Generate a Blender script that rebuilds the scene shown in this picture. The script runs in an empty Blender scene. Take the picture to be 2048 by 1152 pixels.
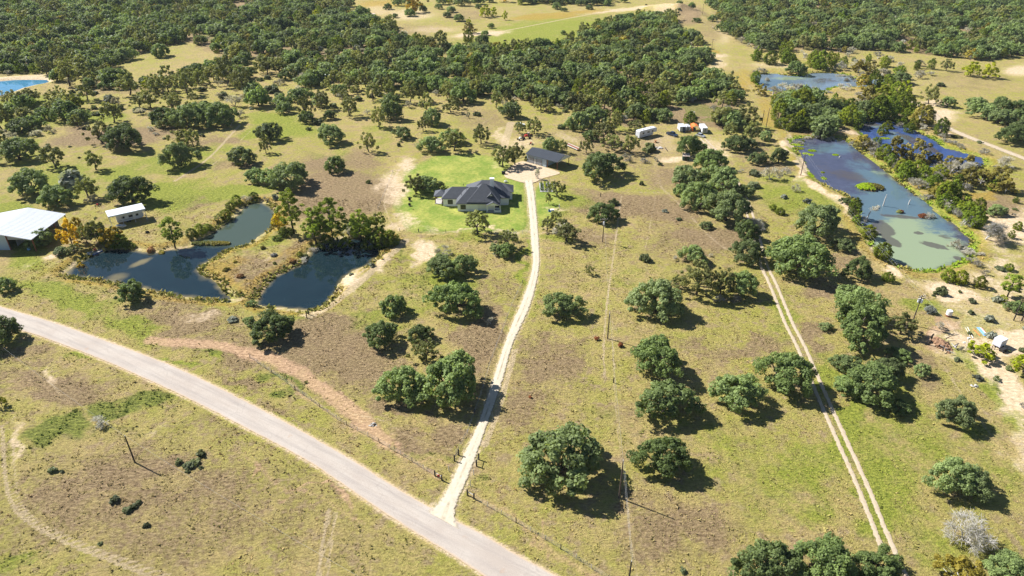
import bpy, bmesh, math, random
import numpy as np
from mathutils import Vector, Matrix
from mathutils.geometry import delaunay_2d_cdt

# ---------------------------------------------------------------- scene, camera, light
scene = bpy.context.scene
COL = scene.collection
random.seed(7)
RNG = np.random.default_rng(11)
R = math.radians
F, TH, H = 1365.0, R(30.6), 100.0          # focal length (px of the 2048 px photo), pitch, flying height

cam = bpy.data.cameras.new('camera')
cam.sensor_width = 36.0
cam.lens = 36.0 * F / 2048.0
cam.clip_start, cam.clip_end = 1.0, 9000.0
cam_ob = bpy.data.objects.new('camera', cam)
COL.objects.link(cam_ob)
cam_ob.location = (0, 0, H)
cam_ob.rotation_euler = (R(90) - TH, 0, 0)
scene.camera = cam_ob

SUN_EL, SUN_AZ = R(42), R(152)             # azimuth as an angle from +x
world = bpy.data.worlds.new('World')
scene.world = world
world.use_nodes = True
wn = world.node_tree
sky = wn.nodes.new('ShaderNodeTexSky')
sky.sky_type = 'NISHITA'
sky.sun_disc = False
sky.sun_elevation = SUN_EL
sky.sun_rotation = R(90) - SUN_AZ
sky.air_density, sky.dust_density, sky.ozone_density = 1.0, 0.3, 3.2
bg = wn.nodes['Background']
wn.links.new(sky.outputs[0], bg.inputs[0])
bg.inputs[1].default_value = 0.048

sun = bpy.data.lights.new('sun', 'SUN')
sun.energy, sun.angle, sun.color = 5.0, R(0.5), (1.0, 0.975, 0.93)
sun_ob = bpy.data.objects.new('sun', sun)
COL.objects.link(sun_ob)
sd = Vector((math.cos(SUN_AZ) * math.cos(SUN_EL), math.sin(SUN_AZ) * math.cos(SUN_EL), math.sin(SUN_EL)))
sun_ob.rotation_euler = sd.to_track_quat('Z', 'Y').to_euler()
sun_ob.location = (0, 0, 200)
vs = scene.view_settings
vs.view_transform, vs.look, vs.exposure, vs.gamma = 'Standard', 'None', 1.0, 1.0
vs.use_curve_mapping = False
scene.cycles.max_bounces = 6
scene.cycles.diffuse_bounces = 3
scene.cycles.transparent_max_bounces = 6

# ---------------------------------------------------------------- survey: photo pixel -> point on the land
CT, ST = math.cos(TH), math.sin(TH)

def at(px, py, z=0.0):
    u, v = (px - 1024) / F, (py - 576) / F
    dy, dz = CT - v * ST, -ST - v * CT
    t = (z - H) / dz
    return Vector((t * u, t * dy, z))

def dep(p):
    return p.y * CT + (H - p.z) * ST

def to_px(x, y, z=0.0):
    zc = y * CT - (z - H) * ST
    yc = y * ST + (z - H) * CT
    return 1024 + F * x / zc, 576 - F * yc / zc

def pts(s):
    return [tuple(float(q) for q in w.split(',')) for w in s.split()]

def wpoly(s, z=0.0):
    return np.array([at(a, b, z)[:2] for a, b in (pts(s) if isinstance(s, str) else s)])

def vnoise(x, y, seed=0):
    """smooth value noise, 0..1"""
    def h(i, j):
        n = (i.astype(np.int64) * 374761393 + j.astype(np.int64) * 668265263 + seed * 1274126177) & 0x7fffffff
        n = ((n ^ (n >> 13)) * 1274126177) & 0x7fffffff
        return ((n ^ (n >> 16)) & 0xffff) / 65535.0
    xi, yi = np.floor(x), np.floor(y)
    fx, fy = x - xi, y - yi
    fx, fy = fx * fx * (3 - 2 * fx), fy * fy * (3 - 2 * fy)
    a, b, c, d = h(xi, yi), h(xi + 1, yi), h(xi, yi + 1), h(xi + 1, yi + 1)
    return (a * (1 - fx) + b * fx) * (1 - fy) + (c * (1 - fx) + d * fx) * fy

def fbm(x, y, seed=0, n=3):
    s, a, t = 0, 1.0, 0
    for k in range(n):
        s = s + a * vnoise(x * 2 ** k, y * 2 ** k, seed + k)
        t += a
        a *= 0.5
    return s / t

def seg_dist(x, y, P, closed=False):
    d = np.full(x.shape, 1e9)
    n = len(P)
    for i in range(n if closed else n - 1):
        a, b = P[i], P[(i + 1) % n]
        e = b - a
        L = max((e * e).sum(), 1e-9)
        t = np.clip(((x - a[0]) * e[0] + (y - a[1]) * e[1]) / L, 0, 1)
        d = np.minimum(d, np.hypot(x - a[0] - t * e[0], y - a[1] - t * e[1]))
    return d

def inside(x, y, P):
    r = np.zeros(x.shape, bool)
    n = len(P)
    for i in range(n):
        x1, y1 = P[i]
        x2, y2 = P[(i + 1) % n]
        if y1 == y2:
            continue
        c = ((y1 > y) != (y2 > y)) & (x < (x2 - x1) * (y - y1) / (y2 - y1) + x1)
        r ^= c
    return r

def sdf(x, y, P, far=40.0):
    """signed distance, negative inside; only worked out near the polygon"""
    x, y = np.asarray(x, float), np.asarray(y, float)
    out = np.full(x.shape, far)
    lo, hi = P.min(0) - far, P.max(0) + far
    m = (x > lo[0]) & (x < hi[0]) & (y > lo[1]) & (y < hi[1])
    if m.any():
        xs, ys = x[m], y[m]
        d = seg_dist(xs, ys, P, True)
        out[m] = np.where(inside(xs, ys, P), -d, np.minimum(d, far))
    return out

def smooth(P, it=2):
    for _ in range(it):
        Q = np.empty((len(P) * 2, 2))
        N = np.roll(P, -1, 0)
        Q[0::2] = 0.75 * P + 0.25 * N
        Q[1::2] = 0.25 * P + 0.75 * N
        P = Q
    return P

def smoothl(P, it=2):
    for _ in range(it):
        A = 0.75 * P[:-1] + 0.25 * P[1:]
        B = 0.25 * P[:-1] + 0.75 * P[1:]
        Q = np.empty((2 * len(A) + 2, 2))
        Q[0], Q[-1] = P[0], P[-1]
        Q[1:-1:2], Q[2:-1:2] = A, B
        P = Q
    return P

# ---------------------------------------------------------------- object helpers
def link(name, me, parent=None):
    o = bpy.data.objects.new(name, me)
    COL.objects.link(o)
    if parent is not None:
        o.parent = parent
    return o

def tag(o, label=None, cat=None, group=None, kind=None):
    if label: o['label'] = label
    if cat: o['category'] = cat
    if group: o['group'] = group
    if kind: o['kind'] = kind
    return o

def thing(name, label, cat, loc, rz=0.0, group=None):
    o = link(name, None)
    o.empty_display_size = 0.3
    o.location = loc
    o.rotation_euler = (0, 0, rz)
    return tag(o, label, cat, group)

class MB:
    """collects simple shapes and links them as one mesh object"""
    def __init__(s):
        s.v, s.f, s.mi, s.cur = [], [], [], 0
    def add(s, v, f):
        n = len(s.v)
        s.v += [tuple(p) for p in v]
        s.f += [tuple(n + i for i in q) for q in f]
        s.mi += [s.cur] * len(f)
        return s
    def box(s, x0, x1, y0, y1, z0, z1, M=None):
        v = [(x, y, z) for z in (z0, z1) for y in (y0, y1) for x in (x0, x1)]
        if M is not None:
            v = [M @ Vector(p) for p in v]
        return s.add(v, [(0, 2, 3, 1), (4, 5, 7, 6), (0, 1, 5, 4), (1, 3, 7, 5), (3, 2, 6, 7), (2, 0, 4, 6)])
    def tube(s, P, r, n=6, cap=True):
        P = [Vector(p) for p in P]
        rr = r if isinstance(r, (list, tuple)) else [r] * len(P)
        V = []
        for i, p in enumerate(P):
            d = (P[min(i + 1, len(P) - 1)] - P[max(i - 1, 0)]).normalized()
            q = d.to_track_quat('Z', 'Y')
            V += [p + q @ Vector((rr[i] * math.cos(2 * math.pi * k / n), rr[i] * math.sin(2 * math.pi * k / n), 0)) for k in range(n)]
        Fc = [(i * n + k, i * n + (k + 1) % n, (i + 1) * n + (k + 1) % n, (i + 1) * n + k) for i in range(len(P) - 1) for k in range(n)]
        if cap:
            Fc += [tuple(range(n))[::-1], tuple((len(P) - 1) * n + k for k in range(n))]
        return s.add(V, Fc)
    def prism(s, poly, h, ax=None):
        n = len(poly)
        v = [Vector(p) for p in poly] + [Vector(p) + Vector(h) for p in poly]
        return s.add(v, [tuple(range(n))[::-1], tuple(range(n, 2 * n))] + [(i, (i + 1) % n, n + (i + 1) % n, n + i) for i in range(n)])
    def build(s, name, mats, parent=None, bevel=0.0, smoothf=False):
        me = bpy.data.meshes.new(name)
        me.from_pydata(s.v, [], s.f)
        mats = mats if isinstance(mats, (list, tuple)) else [mats]
        for m in mats:
            me.materials.append(m)
        if len(mats) > 1:
            me.polygons.foreach_set('material_index', s.mi)
        bm = bmesh.new(); bm.from_mesh(me)
        bmesh.ops.recalc_face_normals(bm, faces=bm.faces)
        if bevel:
            bmesh.ops.bevel(bm, geom=[e for e in bm.edges if e.calc_face_angle(0) > 0.5], offset=bevel, segments=2, affect='EDGES', profile=0.7)
        bm.to_mesh(me); bm.free()
        if smoothf:
            me.polygons.foreach_set('use_smooth', [True] * len(me.polygons))
        return link(name, me, parent)

def np_mesh(name, V, Q, mats, attrs=None, midx=None):
    """fast mesh of quads or triangles from numpy; attrs: {name: per-face float array}"""
    V, Q = np.asarray(V, np.float32), np.asarray(Q, np.int32)
    me = bpy.data.meshes.new(name)
    k = Q.shape[1]
    me.vertices.add(len(V)); me.vertices.foreach_set('co', V.ravel())
    me.loops.add(Q.size); me.loops.foreach_set('vertex_index', Q.ravel())
    me.polygons.add(len(Q))
    me.polygons.foreach_set('loop_start', np.arange(0, Q.size, k, dtype=np.int32))
    for m in (mats if isinstance(mats, (list, tuple)) else [mats]):
        me.materials.append(m)
    if midx is not None:
        me.polygons.foreach_set('material_index', np.asarray(midx, np.int32))
    for n, a in (attrs or {}).items():
        if a.ndim == 2:
            at_ = me.attributes.new(n, 'FLOAT_COLOR', 'FACE')
            at_.data.foreach_set('color', np.asarray(a, np.float32).ravel())
        else:
            at_ = me.attributes.new(n, 'FLOAT', 'FACE')
            at_.data.foreach_set('value', np.asarray(a, np.float32))
    me.update(calc_edges=True)
    return me

# ---------------------------------------------------------------- materials
class NT:
    def __init__(s, name):
        s.m = bpy.data.materials.new(name)
        s.m.use_nodes = True
        s.t = s.m.node_tree
        s.t.nodes.clear()
        s.out = s.t.nodes.new('ShaderNodeOutputMaterial')
    def n(s, typ, props=None, **ins):
        d = s.t.nodes.new('ShaderNode' + typ)
        for k, v in (props or {}).items():
            setattr(d, k, v)
        for k, v in ins.items():
            s.set(d, k, v)
        return d
    def set(s, d, k, v):
        i = d.inputs[int(k[1:])] if k[0] == 'i' and k[1:].isdigit() else d.inputs[k.replace('_', ' ')]
        if isinstance(v, bpy.types.NodeSocket):
            s.t.links.new(v, i)
        elif isinstance(v, bpy.types.Node):
            s.t.links.new(v.outputs[0], i)
        else:
            if isinstance(v, (tuple, list)) and len(v) == 3 and i.type == 'RGBA':
                v = (*v, 1)
            i.default_value = v
    def noise(s, vec, scale, detail=4, rough=0.55):
        return s.n('TexNoise', None, Vector=vec, Scale=scale, Detail=detail, Roughness=rough).outputs[0]
    def math(s, op, a, b=0.0, clamp=False):
        return s.n('Math', dict(operation=op, use_clamp=clamp), i0=a, i1=b).outputs[0]
    def rng(s, v, a, b, c=0.0, d=1.0, sm=False):
        r = s.n('MapRange', dict(interpolation_type='SMOOTHSTEP' if sm else 'LINEAR', clamp=True))
        for k, q in zip(('Value', 'From Min', 'From Max', 'To Min', 'To Max'), (v, a, b, c, d)):
            s.set(r, k, q)
        return r.outputs[0]
    def mix(s, f, a, b, blend='MIX'):
        d = s.n('Mix', dict(data_type='RGBA', blend_type=blend))
        s.set(d, 'i0', f); s.set(d, 'i6', a); s.set(d, 'i7', b)
        return d.outputs[2]
    def done(s, sh):
        s.t.links.new(sh.outputs[0] if isinstance(sh, bpy.types.Node) else sh, s.out.inputs[0])
        return s.m

def pbr(name, col, rough=0.7, metal=0.0, var=0.18, scale=3.0, spec=0.3, bump=0.0):
    """plain painted or weathered surface: base colour broken up by two noises"""
    t = NT(name)
    tc = t.n('TexCoord').outputs['Object']
    a = t.noise(tc, scale, 6, 0.6)
    b = t.noise(tc, scale * 0.23, 3)
    k = t.math('ADD', t.math('MULTIPLY', a, 0.6), t.math('MULTIPLY', b, 0.6))
    c = t.mix(t.rng(k, 0.35, 0.85), tuple(x * (1 - var) for x in col), tuple(min(1, x * (1 + var)) for x in col))
    p = t.n('BsdfPrincipled', None, Base_Color=c, Roughness=t.rng(a, 0.3, 0.7, max(0.02, rough - 0.12), min(1, rough + 0.12)), Metallic=metal)
    p.inputs['Specular IOR Level'].default_value = spec
    if bump:
        t.set(p, 'Normal', t.n('Bump', None, Strength=bump, Distance=0.05, Height=a).outputs[0])
    return t.done(p)

def leaf_mat(name, dark, light, alt, stuff=False, trans=0.34, rough=0.55):
    t = NT(name)
    tint = t.n('Attribute', dict(attribute_name='tint')).outputs['Fac']
    rnd = t.n('Attribute', dict(attribute_name='trand')).outputs['Fac'] if stuff else t.n('ObjectInfo').outputs['Random']
    c = t.mix(tint, dark, light)
    c = t.mix(t.rng(rnd, 0.2, 1.0, 0.0, 0.8), c, t.mix(tint, tuple(x * 0.5 for x in alt), alt))
    w = t.math('FRACT', t.math('MULTIPLY', rnd, 7.31))
    br = t.rng(w, 0, 1, 0.70, 1.55)
    c = t.mix(1.0, c, t.n('CombineXYZ', None, X=br, Y=br, Z=br).outputs[0], 'MULTIPLY')
    p = t.n('BsdfPrincipled', None, Base_Color=c, Roughness=rough)
    p.inputs['Specular IOR Level'].default_value = 0.12
    tr = t.n('BsdfTranslucent', None, Color=t.mix(1.0, c, (1.5, 1.5, 0.7), 'MULTIPLY'))
    return t.done(t.n('MixShader', None, i0=trans, i1=p, i2=tr))

# ---------------------------------------------------------------- outlines surveyed on the land
POND_WEST = smooth(wpoly('125,546 138,532 160,517 185,504 200,497 235,492 267,494 290,500 317,501 347,492 366,494 388,486 384,478 400,472 424,462 448,443 473,427 489,406 508,400 538,404 551,416 556,440 547,454 524,468 498,489 470,494 452,498 447,503 434,513 408,527 399,535 406,545 424,551 441,562 447,575 462,584 478,592 487,598 479,601 458,602 383,595 333,588 293,578 233,565 187,557 140,553'))
POND_EAST = smooth(wpoly('509,597 516,585 524,574 536,556 560,542 583,533 597,524 612,508 628,490 640,480 673,473 718,472 770,475 786,482 779,491 755,513 739,529 707,540 694,551 680,567 674,585 651,610 621,621 565,615 518,612 505,604'))
POND_MAIN = smooth(wpoly('1579,276 1601,273 1634,274 1672,272 1688,276 1708,288 1722,301 1741,317 1765,332 1781,347 1800,361 1826,382 1847,396 1862,405 1876,423 1900,438 1930,461 1947,477 1944,494 1937,518 1914,526 1879,539 1851,541 1824,539 1803,532 1784,526 1772,512 1756,498 1742,486 1735,472 1722,452 1714,436 1717,416 1708,395 1663,374 1643,366 1626,352 1613,336 1606,319 1594,301 1584,289'))
POND_BACK = smooth(wpoly('1714,246 1745,238 1784,239 1812,246 1840,264 1874,278 1888,293 1913,299 1971,314 1972,328 1958,339 1925,343 1900,350 1884,352 1872,340 1845,330 1800,310 1760,298 1745,289 1728,272 1716,260'))
POND_FAR = smooth(wpoly('1503,147 1544,144 1571,149 1603,151 1614,145 1648,143 1686,146 1716,158 1780,156 1785,165 1742,172 1707,174 1660,172 1649,186 1630,184 1589,180 1530,183 1514,165'))
POND_BLUE = smooth(wpoly('-60,168 0,160 40,157 95,157 101,163 72,168 40,176 20,184 -20,196 -60,196'))
PONDS = [('west', POND_WEST), ('east', POND_EAST), ('main', POND_MAIN), ('back', POND_BACK), ('far', POND_FAR), ('blue', POND_BLUE)]
WATER_Z = -0.55

ROAD_UP = smoothl(wpoly('-260,528 -120,576 30,622 117,647 213,681 283,707 353,734 417,764 513,813 579,848 699,915 779,968 845,1006 912,1042 979,1075 1024,1105 1114,1152 1260,1232 1500,1370'))
ROAD_LO = smoothl(wpoly('-260,578 -120,618 57,664 113,684 200,717 300,761 400,808 512,867 612,918 712,988 812,1055 905,1111 970,1154 1080,1228 1280,1370'))
DRIVE_L = smoothl(wpoly('1047,362 1052,384 1057,434 1061,494 1066,527 1054,571 1037,614 1024,641 1011,678 997,718 980,768 966,814 949,861 922,911 906,950 889,985 872,1004 850,1022'))
DRIVE_R = smoothl(wpoly('1066,360 1070,384 1077,451 1081,511 1077,557 1062,614 1045,651 1031,677 1021,705 1006,766 988,818 970,865 955,911 942,948 926,985 914,1010 912,1034 922,1062'))
PAD = wpoly('1006,354 1012,342 1022,332 1042,322 1056,325 1095,336 1116,343 1122,347 1108,351 1092,355 1080,359 1069,366 1046,366 1030,361')
TRAIL = smoothl(wpoly('1405,277 1425,297 1440,318 1452,338 1470,362 1488,392 1500,430 1512,470 1521,510 1531,540 1544,564 1559,601 1579,651 1603,694 1623,744 1665,841 1724,968 1762,1065 1790,1130 1830,1220'))
BACK_ROAD = smoothl(wpoly('1822,204 1850,214 1868,228 1880,244 1897,258 1945,278 1991,295 2048,317 2140,352 2260,392'))
YARD = wpoly('872,312 940,308 1000,316 1047,352 1058,450 1050,463 830,465 796,450 772,415 790,372 806,342')

def along(A, B, n):
    """two edges resampled to n rows"""
    def rs(P):
        d = np.r_[0, np.cumsum(np.hypot(*np.diff(P, axis=0).T))]
        t = np.linspace(0, d[-1], n)
        return np.c_[np.interp(t, d, P[:, 0]), np.interp(t, d, P[:, 1])]
    return rs(A), rs(B)

def off(P, w):
    d = np.gradient(P, axis=0)
    d /= np.hypot(*d.T)[:, None] + 1e-9
    return P + np.c_[-d[:, 1], d[:, 0]] * w

ROAD_MID = (lambda a, b: (a + b) / 2)(*along(ROAD_UP, ROAD_LO, 60))
ROAD_POLY = np.vstack([ROAD_UP, ROAD_LO[::-1]])
DRIVE_POLY = np.vstack([DRIVE_L, DRIVE_R[::-1]])
MOUNDS = [(at(1362, 24), 17, 6.5), (at(1322, 20), 20, 4.5), (at(1396, 32), 14, 2.5)]

def height(x, y):
    """the lie of the land: gentle swells, pond basins and a spoil mound"""
    x, y = np.asarray(x, float), np.asarray(y, float)
    z = 0.22 * (fbm(x / 28, y / 28, 5, 2) - 0.5)
    for nm, P in PONDS:
        d = sdf(x, y, P, 14)
        k = np.interp(d, [-7, -1.5, 0, 1.6, 6], [-2.6, -1.25, WATER_Z - 0.02, -0.05, 0.0])
        b = np.interp(d, [-0.5, 1.5, 3.0, 6.5, 13], [0, 0.25, 0.35, 0.15, 0])
        z = np.where(d < 13.9, np.where(d < 1.6, k + b, z * np.clip((d - 1.6) / 8, 0, 1) + k + b), z)
    for c, r, h in MOUNDS:
        q = np.hypot(x - c.x, (y - c.y) * 0.8) / r
        z = z + h * np.exp(-(q * 1.5) ** 2) * (0.85 + 0.3 * fbm(x / 5, y / 5, 9))
    return z

def hz(x, y):
    return float(height(np.array([x]), np.array([y]))[0])

# ground cover, painted on the land: (px, py, rx, ry, turn, strength)
COVER = dict(
 lush=[(60,235,90,30,0,.5),(190,235,70,16,0,.7),(340,330,120,26,0,.55),(330,395,90,30,-8,.75),(20,435,50,32,0,.95),(300,402,60,18,0,.8),(470,388,70,18,-5,.95),(560,262,75,20,0,.9),(560,235,60,14,0,.7),(420,300,60,14,0,.5),(40,500,60,30,0,.7),(60,525,60,16,0,.6),(120,360,120,50,0,.55),(240,350,60,25,0,.6),
  (40,300,70,40,0,.5),(660,310,60,14,0,.4),(760,270,50,40,0,.4),(1100,62,190,34,-6,.6),(1010,82,120,18,0,.6),(940,200,70,12,0,.3),(1240,255,80,10,0,.45),(1090,430,40,18,0,.7),(1130,400,50,20,0,.55),(1200,320,40,20,0,.35),(1600,400,110,40,10,.55),(1560,360,60,24,0,.45),(1840,610,60,22,0,.7),(1930,640,70,30,0,.5),(1990,600,50,20,0,.3),
  (1930,720,26,50,-30,.6),(1975,780,24,60,-38,.95),(2030,850,30,40,-38,.8),(1800,900,130,190,0,.48),(1690,860,34,80,20,.95),(1752,1000,34,90,20,.95),(1620,960,60,90,10,.5),(1640,760,20,60,20,.6),(1570,640,26,60,20,.5),(1850,960,60,60,0,.4),(1280,560,120,40,0,.32),(1290,660,120,36,0,.3),(1250,850,70,50,0,.35),(1230,960,60,60,0,.3),(1480,900,150,70,0,.36),(1560,1000,150,90,0,.38),(1350,880,70,60,0,.3),
  (905,560,40,26,0,.8),(930,480,50,10,0,.5),(820,600,60,50,0,.45),(760,640,40,30,0,.5),(870,520,30,40,0,.55),(430,560,0,0,0,0),(120,590,110,24,14,.7),(250,650,120,22,20,.55),(200,620,60,20,10,.4),(600,640,40,14,0,.5),(560,470,60,20,-10,.5),(470,500,24,8,0,.7),(330,735,60,8,24,.6),(160,690,60,10,18,.6),(420,720,26,9,20,.7),(1060,520,8,60,0,.8),(1078,600,8,50,15,.5),(1030,660,10,60,20,.4),(1890,300,60,12,20,.8),(1810,268,50,8,28,1),(1990,345,30,16,0,1),(1960,325,20,8,0,1),(1600,315,14,30,-25,.9),(1620,350,14,24,-25,.8),(1740,300,40,10,30,.6),(1800,345,40,12,36,.7),(1890,410,50,14,36,.6),(1940,450,30,12,30,.5),
  (100,200,110,14,0,.6),(30,210,50,20,0,.7),(1110,480,40,16,0,.55),(1000,430,60,20,0,.3),(1430,400,0,0,0,0),(860,930,40,16,30,.4),(800,800,40,14,0,.5),(700,850,24,8,30,.4),(30,1120,60,30,0,.5),(1880,1100,120,60,0,.45),(1470,60,0,0,0,0),(1960,880,60,40,0,.5),(2000,960,60,80,0,.45),(1200,1100,60,40,0,.25),(640,440,50,10,0,.4)],
 brown=[(480,548,50,30,-10,.55),(540,520,60,18,-22,.5),(300,1010,420,150,0,.42),(560,1090,260,70,0,.34),(470,700,160,40,12,.5),(700,720,160,90,20,.5),(850,900,90,40,25,.45),(960,760,40,90,15,.4),(1090,780,110,80,0,.35),(350,640,160,26,6,.45),(1380,480,140,60,0,.4),(1240,300,160,50,0,.4),(1480,420,90,60,0,.3),(220,275,120,20,-6,.8),(170,262,60,10,0,.6),(330,262,60,12,0,.5),(640,330,70,26,0,.6),(690,385,110,46,0,.9),(600,410,70,22,0,.6),(720,320,50,20,0,.5),(390,400,70,14,0,.6),(470,330,60,12,0,.5),(440,280,70,12,0,.5),(250,180,110,12,0,.4),(650,705,120,62,0,.85),(960,680,50,70,18,.85),(730,750,60,24,0,.7),(700,640,60,20,0,.6),(950,590,40,40,0,.4),(380,640,70,24,5,.7),(350,610,60,16,0,.5),(300,625,40,12,0,.5),
  (1240,408,110,24,0,.8),(1330,420,70,26,0,.6),(1420,470,90,26,0,.7),(1180,470,50,20,0,.5),(1150,560,60,22,0,.35),(1110,740,90,50,0,.6),(1070,700,40,40,0,.5),(1050,830,50,40,0,.5),(1250,830,60,40,0,.4),(1370,1070,110,66,0,.55),(1290,1010,60,20,0,.45),(1480,690,140,24,0,.5),(1420,720,60,40,0,.4),(1640,680,20,60,-10,.6),(1530,1010,50,20,0,.3),(1500,940,70,20,0,.3),(1450,560,0,0,0,0),(1660,580,60,14,0,.6),(1850,740,50,40,0,.5),(1590,500,40,50,0,.4),(1680,520,50,30,0,.5),
  (100,770,130,36,10,.6),(60,700,60,26,0,.5),(250,950,130,40,-10,.6),(300,1010,130,40,0,.5),(130,1000,90,40,0,.55),(420,960,90,50,0,.5),(560,960,70,60,0,.35),(470,1100,110,50,0,.35),(700,1100,110,40,0,.3),(430,860,80,20,0,.35),(550,820,40,16,25,.5),(480,760,60,14,22,.6),(900,860,60,26,0,.6),(780,830,50,22,0,.6),(820,900,60,20,25,.6),(560,560,90,30,-18,.8),(520,520,60,20,0,.6),(600,500,40,16,-25,.6),(1010,560,40,36,0,.35),
  (1280,300,90,36,0,.4),(1200,280,80,26,0,.45),(1130,270,80,18,0,.35),(1330,350,60,30,0,.5),(1540,340,50,20,0,.5),(1500,300,60,30,0,.4),(960,240,70,30,0,.4),(830,60,90,16,0,.4),(930,30,60,20,0,.4),(1960,410,90,26,0,.6),(1900,230,0,0,0,0),(1930,160,120,30,0,.35),(1420,60,40,30,0,.4),(1380,30,30,24,0,.6)],
 sandy=[(1960,615,110,50,8,.5),(2000,700,90,60,0,.6),(1920,660,60,40,0,.45),(1990,560,90,26,0,.5),(2040,880,30,60,0,.6),(842,507,28,19,0,1),(850,500,14,10,0,.8),(790,375,30,46,0,.75),(815,330,26,16,0,.7),(800,445,30,22,0,.6),(1000,462,220,4,0,.6),(1055,290,50,18,0,.6),(1130,276,40,10,20,.5),(1322,288,46,22,0,.45),(1335,310,30,16,0,.35),(1420,300,40,30,0,.6),(1365,322,40,6,0,.9),(1000,330,20,14,0,.4),(2030,460,60,46,0,1),(1990,445,40,12,30,.9),(2000,420,50,12,0,.6),(2020,590,60,40,0,.6),(1890,575,50,14,15,.95),(1970,560,60,20,0,.6),(2010,530,40,20,0,.7),(1850,560,60,10,10,.5),(1990,740,60,34,0,.95),(2030,790,50,60,0,1),(2030,690,60,40,0,.9),(1960,680,50,26,0,.75),(1930,640,50,14,20,.5),(1900,690,30,40,0,.55),
  (1740,490,14,30,-30,.9),(1770,540,26,8,20,.9),(1700,425,16,20,-20,.8),(1680,400,40,10,30,.8),(1640,378,30,9,35,.9),(1600,330,12,30,-20,.95),(1585,290,14,20,-20,.9),(1640,262,50,5,0,.8),(1690,265,30,8,0,.7),(1890,228,30,16,20,.9),(1870,205,40,6,0,.8),(2040,140,40,14,0,.8),(1800,180,70,12,0,.4),(1860,165,90,10,0,.35),(820,30,60,14,0,.6),(760,20,40,14,0,.5),(870,60,70,10,0,.5),(960,68,60,5,-6,.9),(1260,18,90,4,-6,.7),(1330,22,30,14,0,.6),(1420,110,30,6,0,.9),(1440,130,20,20,0,.6),(1450,60,24,40,0,.5),(1560,88,80,5,0,.6),(140,57,24,5,0,.9),(100,158,24,3,0,1),(30,154,80,3,0,.8),
  (540,500,26,8,-22,.45),(440,575,8,12,-40,.3),(700,560,30,12,-20,.8),(760,525,14,30,-40,.6),(640,632,40,8,-10,.6),(180,640,0,0,0,0),(400,635,50,12,10,.5),(110,512,40,6,-12,.8),(60,530,30,5,-12,.4),(10,900,14,60,0,.6),(310,880,40,16,-20,.4),(105,740,14,30,0,.6),(1550,130,60,10,0,.5),(1880,262,14,10,0,.8),(1100,415,36,8,0,.6),(1060,460,30,9,0,.5),(1130,445,30,10,0,.4),(1465,200,0,0,0,0),(1010,275,14,18,-10,.6),(975,305,0,0,0,0),(1000,270,10,24,20,.6)],
 red=[(700,838,36,14,42,.7),(800,905,60,4,32,.7),(660,840,80,4,32,.5),(860,950,40,4,32,.6),(250,720,0,0,0,0),(640,1010,110,4,30,.8),(560,960,80,4,30,.6),(455,520,20,10,0,.3),(1890,665,24,34,0,.95),(1870,640,16,20,0,.7),(1060,310,0,0,0,0),(1075,335,40,10,15,.5),(1110,1070,90,5,30,.6),(1010,1030,60,4,30,.5),(60,830,0,0,0,0),(260,500,40,10,0,.6),(330,505,30,8,0,.5),(220,600,60,8,15,.4),(50,770,80,10,5,.4),(300,760,90,8,24,.35)],
 weeds=[(110,870,80,26,-14,1),(220,815,60,18,0,.9),(290,808,46,20,0,.95),(250,870,80,14,10,.35),(340,835,40,10,10,.5),(570,768,46,14,14,1),(640,790,20,8,20,.4),(400,710,26,6,20,.7),(860,550,24,30,0,.5),(110,560,30,20,0,.5),(60,565,40,16,0,.3),(50,1110,40,16,0,.4),(440,600,50,6,8,.5),(250,595,60,6,10,.5),(590,618,80,4,0,.5),(1980,780,14,40,-38,.7),(1970,690,0,0,0,0),(950,990,16,16,0,.6),(730,455,60,14,0,.4),(790,500,6,20,-30,.6),(660,600,12,24,-30,.6)],
 gold=[(440,540,40,20,-10,.62),(485,580,30,12,0,.55),(470,520,36,12,-10,.55),(560,505,40,10,-20,.5),(600,500,24,14,-30,.5),(1090,33,70,7,-4,.9),(1170,24,50,5,-4,.7),(760,8,50,10,0,.7),(820,8,40,6,0,.5),(1490,160,30,24,30,.6),(1540,230,24,50,-15,.6),(1440,40,20,50,0,.3),(1420,105,16,6,0,.8),(1560,280,16,20,0,.5),(1730,290,40,10,30,.7),(1740,165,50,6,0,.6),(1780,182,30,5,0,.6),(1940,388,90,6,0,.7),(640,740,16,8,0,.25),(1870,262,30,8,28,.6),(900,155,60,10,0,.3),(270,505,40,12,0,.5),(110,540,60,20,0,.4),(1100,140,30,14,0,.5),(1030,110,40,5,0,.6),(860,500,30,16,0,.3),(1070,1010,0,0,0,0)],
)
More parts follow.
